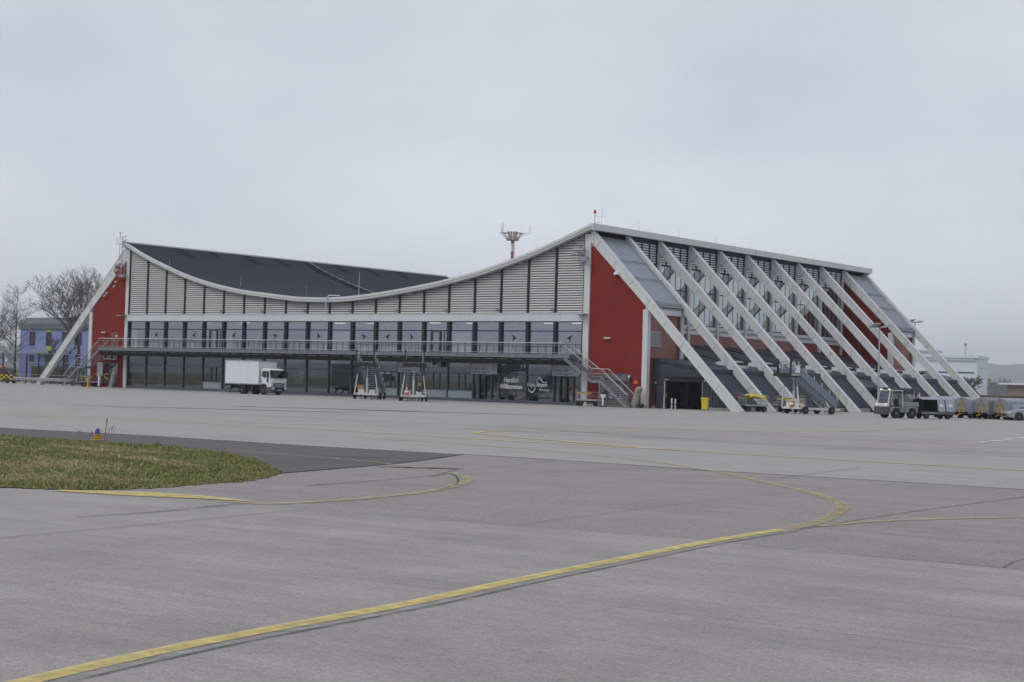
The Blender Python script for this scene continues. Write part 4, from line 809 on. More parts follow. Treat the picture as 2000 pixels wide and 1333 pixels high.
# ---- white box lorry
def box_lorry():
    p = at(529, 771, -8.0); t = thing('box_lorry', 'white box lorry with orange beacon parked before the glass front', 'lorry', (p.x, p.y, 0), facing(p.x, p.y, 40))
    # front axle at x=0, near side y=-1; rear axle at -3.3
    m = MB(); m.box(-6.05, -.62, -1.15, 1.2, 1.02, 3.42); cb = m.build('cargo_box', 'box_white', t, .03)
    m = MB(); m.box(-6.07, -.60, -1.18, -1.13, 3.36, 3.45); m.box(-6.07, -.60, 1.18, 1.23, 3.36, 3.45); m.box(-.66, -.58, -1.18, 1.23, 3.34, 3.45); m.box(-6.08, -.60, -1.18, -1.15, .98, 1.08, 1); m.box(-.64, -.585, -1.16, -1.10, 1.0, 3.36)
    m.box(-6.08, -6.03, -1.17, -1.10, 1.0, 3.36, 1); m.box(-.8, -.7, -1.155, -1.15, 1.14, 1.18, 2); m.build('edge_trim', ['alu', 'machine_grey', 'orange'], cb)
    m = MB(); m.box(-6.0, .9, -.55, -.40, .62, .92); m.box(-6.0, .9, .40, .55, .62, .92); m.box(-2.6, -1.5, -1.0, -.55, .48, .92); m.box(-2.5, -1.9, .55, 1.0, .48, .92); m.tube((-1.3, -.75, .68), (-.9, -.75, .68), .2, n=12); m.box(-1.9, -1.75, -1.02, -1.0, .60, .70, 1); m.bar((-3.3, -.9, .45), (-3.3, .9, .45), .16); m.bar((0, -.9, .45), (0, .9, .45), .14)
    m.box(-5.9, -5.2, -1.0, -.7, .52, .98); m.build('chassis', ['dark_steel', 'orange'], t)
    m = MB(); m.box(-7.6, -6.1, -1.0, 1.05, .12, .20); m.bar((-6.1, -.6, .2), (-5.4, -.6, .75), .12); m.bar((-6.1, .6, .2), (-5.4, .6, .75), .12); m.build('tail_lift', 'machine_grey', t)
    m = MB(); m.box(-5.85, -5.25, -1.02, -.85, .62, .80); m.lathe([(.14, 0), (.15, .1), (.1, .3), (.02, .34)], (-5.55, -.95, .72), 'z', 10, 1); m.build('lift_pump', ['panel_blue_grey', 'poster_blue'], t)
    # cab: side profile, tapering inwards to the roof
    prof = [(-.52, .74), (-.52, 2.62), (-.40, 2.70), (.62, 2.66), (.84, 2.52), (1.10, 1.72), (1.16, 1.55), (1.16, .80), (.56, .74), (.50, .98), (.30, 1.12), (-.22, 1.12), (-.42, .98), (-.46, .74)]
    m = MB(); n_ = len(prof)
    def yy(z): return 1.03 - max(0, z-1.6)*.09
    vs = [(a, -yy(b), b) for a, b in prof] + [(a, yy(b), b) for a, b in prof]
    m.add(vs, [tuple(range(n_)), tuple(range(2*n_-1, n_-1, -1))] + [(i, n_+i, n_+(i+1) % n_, (i+1) % n_) for i in range(n_)])
    cab = m.build('cab', 'truck_white', t, .035)
    m = MB(); m.quad((.885, -.90, 2.44), (.885, .90, 2.44), (1.105, .96, 1.76), (1.105, -.96, 1.76)); ws = m.build('windscreen', 'glass_vehicle', t, recalc=False)
    m = MB(); m.add([(.86, -.965, 2.5), (.86, .965, 2.5), (1.12, 1.02, 1.69), (1.12, -1.02, 1.69), (.80, -.90, 2.42), (.80, .90, 2.42), (1.0, .95, 1.72), (1.0, -.95, 1.72)], [(0, 1, 2, 3), (4, 5, 6, 7), (0, 1, 5, 4), (1, 2, 6, 5), (2, 3, 7, 6), (3, 0, 4, 7)]); m.build('windscreen_seal', 'black', ws)
    for s_ in (-1, 1):
        m = MB(); Y = lambda z: s_*(yy(z)+.004)
        d_ = MB(); d_.add([(-.30, Y(2.42), 2.42), (.40, Y(2.42), 2.42), (.44, Y(1.78), 1.78), (.12, Y(1.72), 1.72), (-.30, Y(1.88), 1.88)], [(0, 1, 2, 3, 4)]); d_.build('side_window', 'dark_window', cab, recalc=False)
        d_ = MB(); d_.add([(.46, Y(2.42), 2.42), (.64, Y(2.42), 2.42), (.74, Y(1.75), 1.75), (.74, Y(1.28), 1.28), (.50, Y(1.28), 1.28)], [(0, 1, 2, 3, 4)]); d_.build('quarter_window', 'dark_window', cab, recalc=False)
        d_ = MB(); d_.box(-.36, -.26, s_*1.03 - .012, s_*1.03+.012, 1.28, 1.42); d_.box(-.42, -.40, s_*1.035-.01, s_*1.035+.01, 1.14, 2.5, 1); d_.box(.78, .80, s_*1.035-.01, s_*1.035+.01, 1.0, 1.9, 1); d_.build('door_handle', ['black', 'gutter_grey'], cab)
        d_ = MB(); d_.bar((.72, s_*.96, 2.44), (.95, s_*1.22, 2.36), .035); d_.box(.88, 1.0, s_*1.24-.09, s_*1.24+.09, 1.82, 2.30); d_.build('wing_mirror', 'black', cab)
        a = MB(); a.prism([(-.55, .42), (-.50, .85), (-.32, 1.10), (.32, 1.10), (.56, .86), (.58, .42), (.50, .42), (.46, .80), (.28, 1.0), (-.28, 1.0), (-.44, .78), (-.48, .42)], 'y', s_*1.0-.06, s_*1.0+.06); a.build('mudguard', 'truck_grey', cab)
        a = MB(); a.prism([(-3.95, .50), (-3.85, .92), (-2.75, .92), (-2.65, .50), (-2.72, .50), (-2.80, .86), (-3.80, .86), (-3.88, .50)], 'y', s_*.98-.14, s_*.98+.12); a.build('mudguard', 'black', t)
    m = MB(); m.box(.55, 1.28, -1.06, 1.06, .40, .80, 0); m.box(.40, .56, -1.06, -.9, .36, .55, 0); m.box(1.282, 1.30, -.62, .62, .56, .72, 1); m.box(1.282, 1.29, -.30, .30, .43, .52, 1); bp = m.build('bumper', ['truck_grey', 'black'], t, .04)
    for s_ in (-1, 1): MB().box(1.27, 1.31, s_*.82-.15, s_*.82+.15, .58, .74).build('headlamp', 'lens', bp)
    MB().box(1.301, 1.306, -.26, .26, .45, .55).build('number_plate', 'sign_face', bp)
    m = MB(); 
    for z in (.90, 1.02, 1.14): m.box(1.15, 1.185, -.72, .72, z, z+.055, 0)
    m.box(1.15, 1.18, -.75, .75, .86, 1.22, 1); m.box(1.185, 1.19, -.3, .3, .97, 1.10, 2); m.box(1.10, 1.155, -.55, -.15, 1.60, 1.66, 0); m.box(1.10, 1.155, .15, .55, 1.60, 1.66, 0); m.build('grille', ['black', 'gutter_grey', 'alu'], cab)
    m = MB(); m.lathe([(.07, 0), (.09, .02), (.085, .16), (.05, .2)], (.45, .62, 2.68), 'z', 12); m.tube((.45, .62, 2.6), (.45, .62, 2.7), .04); m.build('beacon', 'orange', cab)
    m = MB(); m.tube((.75, -.9, 2.50), (.72, -.92, 3.2), .008, n=5); m.box(-.1, .55, -.4, .4, 2.69, 2.74); m.build('roof_hatch', 'truck_white', cab)
    for x, r in ((0, .43), (-3.35, .43)):
        for s_ in (-1, 1): wheel(t, x, s_*.93, r, .30, s_, hub=.5)
    for s_ in (-1, 1): wheel(t, -3.35, s_*.62, .43, .24, s_)
    return t
box_lorry()

# ---- mobile passenger stairs: platform at +X, steps falling away to -X
def stairs_proto():
    t = thing('passenger_stairs', 'x', 'passenger stairs', group='mobile passenger stairs'); H = 3.42
    m = MB(); m.box(-.1, .06, -1.2, 1.2, .42, .60); m.bar((0, -1.0, .50), (-4.6, -.85, .42), .14, .18); m.bar((0, 1.0, .50), (-4.6, .85, .42), .14, .18); m.box(-2.7, -2.5, -1.0, 1.0, .34, .50); m.box(-4.7, -4.5, -.9, .9, .30, .50); m.box(-1.2, -1.1, -1.0, 1.0, .40, .5)
    for y in (-1.12, -.5, .5, 1.12): m.bar((-.02, y, .44), (-.02, y, .06), .05, m=1); m.box(-.08, .04, y-.07, y+.07, .0, .05, 1)
    m.build('chassis', ['machine_white', 'dark_steel'], t)
    for x, y, s_ in ((-.55, -1.22, -1), (-.55, 1.22, 1), (-3.7, -.95, -1), (-3.7, .95, 1)): wheel(t, x, y, .33, .20, s_)
    m = MB(); m.box(-.05, 1.05, -.95, .95, H-.16, H); m.box(.98, 1.16, -1.1, 1.1, H-.24, H+.04, 1); m.box(-.1, .3, -1.05, 1.05, H-.28, H-.16, 1); m.build('platform', ['galvanised', 'black'], t)
    # flight
    fl = MB(); xa, za, xb, zb = -.05, H-.08, -4.45, .42; nst = 15
    for y in (-.72, .72): fl.bar((xa, y, za), (xb, y, zb), .06, .12); fl.bar((xa+.1, y, za-.42), (xb+.55, y, zb-.12), .05, .06)
    for j in range(nst): 
        q = j/nst; q2 = (j+1)/nst; o_ = (.12, .34)[j % 2]; o2 = (.34, .12)[j % 2]
        for y in (-.72, .72): fl.bar((xa+(xb-xa)*q, y, za+(zb-za)*q-o_), (xa+(xb-xa)*q2, y, za+(zb-za)*q2-o2), .035)
        x, z = xa+(xb-xa)*(q+.3/nst), za+(zb-za)*(q+.3/nst)-.36; fl.bar((x, -.72, z), (x-.3, .72, z-.22), .03); fl.bar((x, .72, z), (x-.3, -.72, z-.22), .03)
    fo = fl.build('stair_flight', 'steel_grey', t); t0 = MB().box(-.15, .15, -.70, .70, -.03, .02).build('tread', 'galvanised', fo)
    for j in range(nst):
        c = t0 if j == 0 else t0.copy()
        if j: col.objects.link(c); c.parent = fo
        c.location = (xa+(xb-xa)*(j+.5)/nst, 0, za+(zb-za)*(j+.5)/nst)
    for s_ in (-1, 1):
        m = MB(); y = s_*.80; h0 = .04
        m.add([(xa, y-.02, za+h0), (xb, y-.02, zb+h0), (xb, y-.02, zb+.80), (xa, y-.02, za+.80), (xa, y+.02, za+h0), (xb, y+.02, zb+h0), (xb, y+.02, zb+.80), (xa, y+.02, za+.80)], [(0,3,2,1),(4,5,6,7),(0,1,5,4),(1,2,6,5),(2,3,7,6),(3,0,4,7)])
        m.box(-.05, .62, y-.02, y+.02, H, H+.85); m.build('side_panel', 'panel_blue_grey', t)
        m = MB(); m.tube((xa, y, za+1.05), (xb, y, zb+1.05), .03, n=8); m.tube((xb, y, zb+1.05), (xb-.25, y, zb+.3), .03)
        for j in range(6): q = j/5; x, z = xa+(xb-xa)*q, za+(zb-za)*q; m.bar((x, y, z+.75), (x, y, z+1.14), .07, .05, m=1)
        m.tube((-.05, y, H+1.05), (.62, y, H+1.05), .03); m.build('handrail', ['steel_grey', 'white_steel'], t)
        m = MB(); m.box(.78, .92, y-.06+s_*.05, y+.06+s_*.05, H, H+1.25); m.build('canopy_post', 'black', t)
        m = MB(); m.box(.40, .52, y-.05, y+.05, H+.35, H+1.05); m.tube((.46, y, H+1.05), (.2, y, H+.4), .05); m.build('guard_arm', 'white_steel', t)
        m = MB(); m.bar((.1, s_*1.12, .55), (.12, s_*.86, 2.35), .09); m.bar((.12, s_*.86, 2.35), (.15, s_*.80, H-.2), .06, m=1); m.build('prop', ['machine_white', 'steel_grey'], t)
    m = MB(); m.tube((-.25, 0, .55), (-.25, 0, 2.0), .09, n=10); m.tube((-.25, 0, 2.0), (-.2, 0, H-.2), .055, n=10, m=1); m.build('lifting_ram', ['machine_white', 'alu'], t)
    m = MB(); m.box(-.75, -.12, -.85, -.25, .58, .98); m.build('equipment_box', 'machine_white', t, .02)
    m = MB(); m.box(-.8, -.15, .25, .80, .58, .90); m.build('equipment_box', 'machine_white', t, .02)
    for y in (-1.08, 1.08): MB().box(-.05, .10, y-.09, y+.09, .60, .70).build('reflector', 'signal_red', t)
    m = MB(); m.bar((-4.6, 0, .40), (-5.7, 0, .12), .06); m.tube((-5.7, 0, .12), (-5.85, 0, .12), .05); m.build('tow_bar', 'yellow_steel', t)
    return t
PS = stairs_proto()
def place(o, px, py, Y, deg, z=0.0):
    p = at(px, py, Y); o.location = (p.x, p.y, z); o.rotation_euler = (0, 0, facing(p.x, p.y, deg)); return o
place(PS, 715, 779, -11.0, -13); PS['label'] = 'lower passenger stairs, nearer to the lorry, cardboard on its chassis'
P2 = copy_tree(PS, None, label='passenger stairs with striped traffic cone on board, nearer to the exit 2 sign'); place(P2, 807, 783, -12.0, 2)
P3 = copy_tree(PS, None, label='passenger stairs seen from the side before the slanted ribs, white logo board on top'); p = at(1545, 805.5, 1.0)
P3.location = (87.5, p.y, 0); P3.location = (p.x, p.y, 0); P3.rotation_euler = (0, 0, facing(p.x, p.y, -50))
# cones and cartons that ride on the stairs
def cone_proto(label):
    t = thing('traffic_cone', label, 'traffic cone', group='traffic cones'); m = MB(); m.box(-.22, .22, -.22, .22, 0, .05, 0); m.lathe([(.17, .05), (.145, .18)], n=14, m=0); m.lathe([(.145, .18), (.115, .34)], n=14, m=1); m.lathe([(.115, .34), (.085, .50)], n=14, m=0); m.lathe([(.085, .5), (.065, .62)], n=14, m=1); m.lathe([(.065, .62), (.035, .76)], n=14, m=0)
    c = m.build('cone_body', ['orange', 'white_text'], t); return t
def on(o, host, x, y, z):
    c, s_ = math.cos(host.rotation_euler.z), math.sin(host.rotation_euler.z); o.location = (host.location.x + c*x - s_*y, host.location.y + s_*x + c*y, z); o.rotation_euler = (0, 0, host.rotation_euler.z)
C1 = cone_proto('red and white traffic cone on the passenger stairs next to the exit 2 sign'); on(C1, P2, .0, -.62, .62)
C2 = copy_tree(C1, None, label='red and white traffic cone on the passenger stairs before the slanted ribs'); on(C2, P3, .0, .1, .62)
C3 = copy_tree(C1, None, label='red cone on the hood end of the towed trailer beside the tractor')
def carton(host, x, y, z, w_, d_, h_, label):
    m = MB(); m.box(-w_/2, w_/2, -d_/2, d_/2, 0, h_); m.box(-w_/2-.002, w_/2+.002, -.03, .03, h_-.001, h_+.004, 1); m.box(-w_/2+.01, w_/2-.01, -d_/2-.004, -d_/2, h_*.62, h_*.66, 1)
    o = m.build('cardboard_box', ['cardboard', 'twig'], None, .008); tag(o, label, 'box'); on(o, host, x, y, z)
carton(PS, -.3, -.6, .99, .45, .6, .35, 'brown cardboard box on the passenger stairs nearer to the lorry'); carton(P3, -.6, .5, .91, .4, .5, .42, 'brown cardboard box on the passenger stairs before the ribs')
m = MB(); m.lathe([(.02, 0), (.13, .02), (.15, .18), (.10, .3), (.02, .32)], (0, 0, .5), 'z', 12); m.tube((0, 0, 0), (0, 0, .55), .03, m=1); m.lathe([(.16, 0), (.16, .04), (.04, .06)], (0, 0, 0), 'z', 12, 1)
o = m.build('warning_beacon', ['yellow_steel', 'dark_steel']); tag(o, 'amber warning beacon on a stem on the passenger stairs beside the cone', 'beacon'); on(o, P2, -.2, .55, .90)
m = MB(); m.box(-.02, .02, -.34, .34, 0, .62); m.box(.02, .025, -.25, .0, .25, .42, 1); o = m.build('logo_board', ['hall_haze_white', 'poster_blue']); tag(o, 'white board with a blue mark on the railing of the side seen stairs', 'board'); on(o, P3, .3, .86, 3.5); o.rotation_euler = (0, 0, P3.rotation_euler.z+R(45))

# ---- baggage hand carts with cage ends
def cart_proto():
    t = thing('baggage_cart', 'x', 'baggage cart', group='baggage carts')
    m = MB(); m.box(-1.15, 1.15, -.65, .65, .52, .60); m.box(-1.15, 1.15, -.67, -.65, .50, .64, 1); m.box(-1.15, 1.15, .65, .67, .50, .64, 1); m.build('platform', ['machine_grey', 'galvanised'], t)
    m = MB(); m.bar((-.8, -.5, .32), (-.8, .5, .32), .1); m.bar((.8, -.5, .32), (.8, .5, .32), .1); m.box(-1.0, 1.0, -.3, .3, .38, .52); m.build('chassis', 'dark_steel', t)
    for x in (-.78, .78):
        for s_ in (-1, 1): wheel(t, x, s_*.55, .26, .17, s_)
    for x in (-1.12, 1.12):
        m = MB(); m.path([(x, -.63, .6), (x, -.63, 1.42), (x, -.55, 1.5), (x, .55, 1.5), (x, .63, 1.42), (x, .63, .6)], .028, 8); m.tube((x, -.63, 1.0), (x, .63, 1.0), .018)
        for y in (-.3, 0, .3): m.tube((x, y, .6), (x, y, 1.5), .012, n=5)
        m.build('cage_end', 'gutter_grey', t)
    for s_ in (-1, 1):
        m = MB(); m.tube((-1.12, s_*.63, 1.3), (1.12, s_*.63, 1.3), .02)
        for j in range(7): x = -1.0+j*.33; m.tube((x, s_*.63, .6), (x, s_*.63, 1.3), .010, n=5)
        m.tube((-1.12, s_*.63, .95), (1.12, s_*.63, .95), .012, n=5); m.build('cage_side', 'gutter_grey', t)
    m = MB(); m.bar((1.15, 0, .45), (1.75, 0, .35), .07); m.bar((1.6, -.22, .4), (1.65, -.22, 1.25), .05); m.bar((1.6, .22, .4), (1.65, .22, 1.25), .05); m.tube((1.66, -.26, 1.25), (1.66, .26, 1.25), .03); m.box(1.5, 1.75, -.25, .25, .55, .85); m.lathe([(.25, 0), (.25, .03), (.21, .03), (.21, 0)], (1.62, 0, 1.05), 'x', 14); m.box(1.55, 1.66, -.06, .06, 1.25, 1.42, 1); m.build('steering_frame', ['machine_grey', 'signal_red'], t)
    m = MB(); m.box(-.35, 1.05, -.655, -.645, 1.12, 1.28); m.build('reflector_strip', 'yellow_plastic', t)
    return t
B1 = cart_proto(); B1['label'] = 'grey cage baggage cart at the foot of the right white column under the stair'; place(B1, 1149, 791.5, -1.6, -82); 
B2 = copy_tree(B1, None, label='grey cage baggage cart with crumpled yellow sheet between the front two ribs'); place(B2, 1471, 803.5, 2.8, -62)
B3 = copy_tree(B1, None, label='grey cage baggage cart half hidden behind the side seen passenger stairs'); place(B3, 1545, 805, 8.0, -62)
B4 = copy_tree(B1, None, label='grey cage baggage cart below the walkway stair at the left red wall'); place(B4, 176, 754, -1.4, -80)
# crumpled yellow sheet over cart B2
mb = MB(); nx, ny = 14, 9; random.seed(3)
for i in range(nx+1):
    for j in range(ny+1):
        x, y = -1.0+1.7*i/nx, -.72+1.44*j/ny; e = max(0, abs(y)-.58)
        mb.v.append((x, y, 1.46 + .12*noise.noise(V((x*2.5, y*2.5, 1))) + .10*math.sin(x*3+1) - e*1.6))
for i in range(nx):
    for j in range(ny): mb.f.append([i*(ny+1)+j, (i+1)*(ny+1)+j, (i+1)*(ny+1)+j+1, i*(ny+1)+j+1]); mb.m.append(0); mb.s.append(True)
o = mb.build('cover_sheet', 'yellow_plastic'); sm = o.modifiers.new('thick', 'SOLIDIFY'); sm.thickness = .01
tag(o, 'crumpled yellow plastic sheet lying over a cage cart between the front ribs', 'sheet'); o.location = B2.location; o.rotation_euler = B2.rotation_euler

# ---- tow tractor
def tractor():
    p = gp(1738, 817); t = thing('tow_tractor', 'grey and white baggage tow tractor with open sided cab', 'tow tractor', (p.x, p.y, 0), facing(p.x, p.y, -50))
    # origin under the front axle
    m = MB(); m.prism([(-2.35, .48), (-2.35, 1.08), (-.95, 1.12), (-.80, .62), (.35, .62), (.55, 1.02), (.80, 1.02), (.86, .48)], 'y', -.62, .62); bd = m.build('body', 'machine_grey', t, .04)
    m = MB(); m.box(.72, 1.02, -.78, .78, .30, .92); m.box(1.02, 1.06, -.5, .5, .45, .75); m.build('bumper', 'truck_grey', t, .03)
    m = MB(); m.box(.66, .90, -.70, .70, .92, 1.20); m.build('bonnet', 'machine_white', t, .03)
    for s_ in (-1, 1): m = MB(); m.lathe([(.08, 0), (.085, .05), (.06, .09)], (.88, s_*.55, 1.10), 'x', 12); m.build('headlamp', 'headlamp_on', t)
    for s_ in (-1, 1): MB().box(.70, .84, s_*.74-.05, s_*.74+.05, .55, .66).build('indicator', 'signal_red', t)
    m = MB(); m.bar((.80, -.70, 1.18), (.52, -.62, 2.22), .07); m.bar((.80, .70, 1.18), (.52, .62, 2.22), .07); m.bar((-.78, -.62, .9), (-.72, -.60, 2.22), .06); m.bar((-.78, .62, .9), (-.72, .60, 2.22), .06); m.bar((-.3, -.62, .9), (-.68, -.61, 1.75), .05, m=0); m.box(-.78, .60, -.66, .66, 2.20, 2.27); m.bar((-.78, -.62, 1.6), (.66, -.66, 1.6), .03)
    cb = m.build('cab_frame', 'machine_white', t, .01)
    m = MB(); m.quad((.795, -.64, 1.22), (.795, .64, 1.22), (.54, .58, 2.16), (.54, -.58, 2.16)); m.build('windscreen', 'glass_cab', t, recalc=False)
    m = MB(); m.tube((.76, -.3, 1.3), (.62, .2, 1.75), .012, n=5); m.tube((.79, -.35, 1.25), (.79, .4, 1.28), .012, n=5); m.build('wiper', 'black', cb)
    for s_ in (-1, 1): m = MB(); m.box(.46, .60, s_*.5-.09, s_*.5+.09, 2.27, 2.37); m.build('work_lamp', 'headlamp_on', cb)
    m = MB(); m.box(-.72, -.30, -.45, .1, .85, 1.0); m.box(-.80, -.68, -.45, .1, 1.0, 1.55); m.build('seat', 'black', t, .04)
    m = MB(); m.tube((.45, -.2, 1.0), (.22, -.2, 1.28), .03); m.lathe([(.20, 0), (.20, .03), (.17, .03), (.17, 0)], (.22, -.2, 1.27), 'z', 16); m.build('steering_wheel', 'black', t)
    m = MB(); m.box(-2.40, -.95, -.66, -.58, 1.0, 1.34); m.box(-2.40, -.95, .58, .66, 1.0, 1.34); m.box(-2.42, -2.34, -.58, .58, 1.0, 1.30); m.box(-2.0, -1.4, -.672, -.66, 1.1, 1.25, 1); m.build('load_rail', ['gutter_grey', 'truck_grey'], t, .02)
    for x, r in ((0, .40), (-1.62, .42)):
        for s_ in (-1, 1): wheel(t, x, s_*.66, r, .28, s_, hub=.55)
        for s_ in (-1, 1): a = MB(); a.prism([(x-.52, .50), (x-.46, .80), (x-.25, .92), (x+.25, .92), (x+.46, .80), (x+.52, .50), (x+.45, .50), (x+.38, .76), (x+.2, .86), (x-.2, .86), (x-.38, .76), (x-.45, .5)], 'y', s_*.68-.14, s_*.68+.14); a.build('mudguard', 'gutter_grey', t)
    m = MB(); m.bar((-.62, .62, 2.1), (-.62, .92, 2.05), .03); m.box(-.66, -.6, .86, 1.0, 1.85, 2.12); m.bar((.62, -.64, 1.95), (.78, -.86, 1.92), .03); m.box(.74, .82, -.98, -.84, 1.78, 2.0); m.build('mirror', 'black', cb)
    return t
TT = tractor()

# ---- covered baggage trailers
def trailer(label, Lh=1.45, color='tarp', face_col='tarp', opened=False):
    t = thing('baggage_trailer', label, 'baggage trailer', group='covered baggage trailers')
    m = MB(); m.box(-Lh, Lh, -.75, .75, .44, .54); m.box(-Lh, Lh, -.78, -.74, .40, .58, 1); m.box(-Lh, Lh, .74, .78, .40, .58, 1); m.bar((-.9, -.6, .28), (-.9, .6, .28), .1); m.bar((.9, -.6, .28), (.9, .6, .28), .1); m.box(-1.2, 1.2, -.2, .2, .30, .44); m.build('chassis', ['dark_steel', 'machine_grey'], t)
    for x in (-.95, .95):
        for s_ in (-1, 1): wheel(t, x, s_*.62, .25, .17, s_)
    roof = [(-.78, 1.45), (-.72, 1.66), (-.40, 1.80), (0, 1.86), (.40, 1.80), (.72, 1.66), (.78, 1.45)]
    if not opened:
        m = MB(); m.prism([(-.78, .56)] + roof + [(.78, .56)], 'x', -Lh+.02, Lh-.12, 0)
        for j in range(1, 4): x = -Lh + j*Lh*.5; m.prism([(a*1.012, b+.012) for a, b in roof], 'x', x-.02, x+.02, 1)
        cv = m.build('cover', [color, 'tarp'], t, .03)
        m = MB(); m.prism([(-.74, .58), (-.74, 1.48), (-.68, 1.63), (0, 1.82), (.68, 1.63), (.74, 1.48), (.74, .58)], 'x', Lh-.12, Lh-.06, 0)
        for a, b in (((-.6, .62), (0, 1.7)), ((.6, .62), (0, 1.7)), ((-.62, 1.2), (.62, 1.2))): m.bar((Lh-.05, a[0], a[1]), (Lh-.05, b[0], b[1]), .02, m=1)
        for s_ in (-1, 1): m.box(-.9, .7, s_*.785-.006, s_*.785+.006, .95, 1.35, 2)
        m.build('front_flap', [face_col, 'truck_grey', 'hall_haze_grey'], cv)
        m = MB(); m.bar((Lh-.02, -.22, .45), (Lh-.02, -.12, 1.15), .05); m.bar((Lh-.02, .22, .45), (Lh-.02, .12, 1.15), .05); m.bar((Lh-.02, -.12, 1.15), (Lh-.02, .12, 1.15), .05); m.bar((Lh-.02, -.18, .8), (Lh-.02, .18, .8), .04); m.bar((Lh, 0, .42), (Lh+.5, 0, .26), .07); m.build('tow_bar', 'yellow_steel', t)
    else:
        m = MB(); m.prism([(-.80, 1.58), (-.72, 1.68), (0, 1.78), (.72, 1.68), (.80, 1.58), (.76, 1.56), (0, 1.74), (-.76, 1.56)], 'x', -Lh, Lh); m.box(-Lh, -Lh+.06, -.76, .76, .54, 1.62, 1)
        for x in (-Lh+.05, 0, Lh-.05):
            for s_ in (-1, 1): m.bar((x, s_*.74, .54), (x, s_*.74, 1.62), .05, m=1)
        m.box(-Lh, Lh, -.76, -.70, .54, 1.60, 1); m.build('canopy', ['tarp_pale', 'black'], t)
        m = MB()
        for x0, x1 in ((-Lh, -.62), (-.55, .10)):
            m.add([(x0, .78, 1.62), (x1, .78, 1.62), (x1-.05, 1.02, .62), (x0-.02, 1.02, .62), (x0, .75, 1.62), (x1, .75, 1.62), (x1-.05, .99, .62), (x0-.02, .99, .62)], [(0,3,2,1),(4,5,6,7),(0,1,5,4),(1,2,6,5),(2,3,7,6),(3,0,4,7)]); xm = (x0+x1)/2; m.add([(xm-.2, .874, 1.25), (xm+.15, .874, 1.25), (xm+.15, .936, 1.0), (xm-.2, .936, 1.0)], [(0, 1, 2, 3)], 1)
        m.build('side_curtain', ['tarp_pale', 'hall_haze_grey'], t)
        m = MB(); m.bar((Lh, 0, .42), (Lh+.75, 0, .40), .07); m.bar((-.2, .8, .5), (-.55, .82, .6), .05); m.build('tow_bar', 'yellow_steel', t)
    return t
OT = trailer('open baggage trailer with pale curtains hitched behind the tow tractor', opened=True)
rz = TT.rotation_euler.z; c_, s_ = math.cos(rz), math.sin(rz); OT.location = (TT.location.x - c_*4.5, TT.location.y - s_*4.5, 0); p = OT.location
OT.rotation_euler = (0, 0, facing(p.x, p.y, -62)); on(C3, OT, 1.1, -.3, 1.78); C3.scale = (.45, .45, .45); C3['label'] = 'small red and white cone standing on the roof of the open baggage trailer'
TL = [(1853, 811, 'covered baggage trailer with yellow tow bar, next to the open trailer', 'tarp_pale'), (1900, 812.5, 'covered baggage trailer with yellow tow bar, second behind the open trailer', 'tarp_pale'), (1938, 813.5, 'covered baggage trailer right of centre in the row, no tow bar visible', 'tarp'), (1975, 814.5, 'covered baggage trailer directly behind the bonnet of the silver car', 'tarp_pale')]
proto = None
for px, py, lb, cl in TL:
    o = trailer(lb, color=cl); p = at(px, py, 13.0); o.location = (p.x, p.y, 0); o.rotation_euler = (0, 0, facing(p.x, p.y, -42))
o = trailer('grey covered baggage trailer deepest in the row, only its roof showing', color='tarp'); p = at(1918, 808, 18.0); o.location = (p.x, p.y, 0); o.rotation_euler = (0, 0, facing(p.x, p.y, -42))

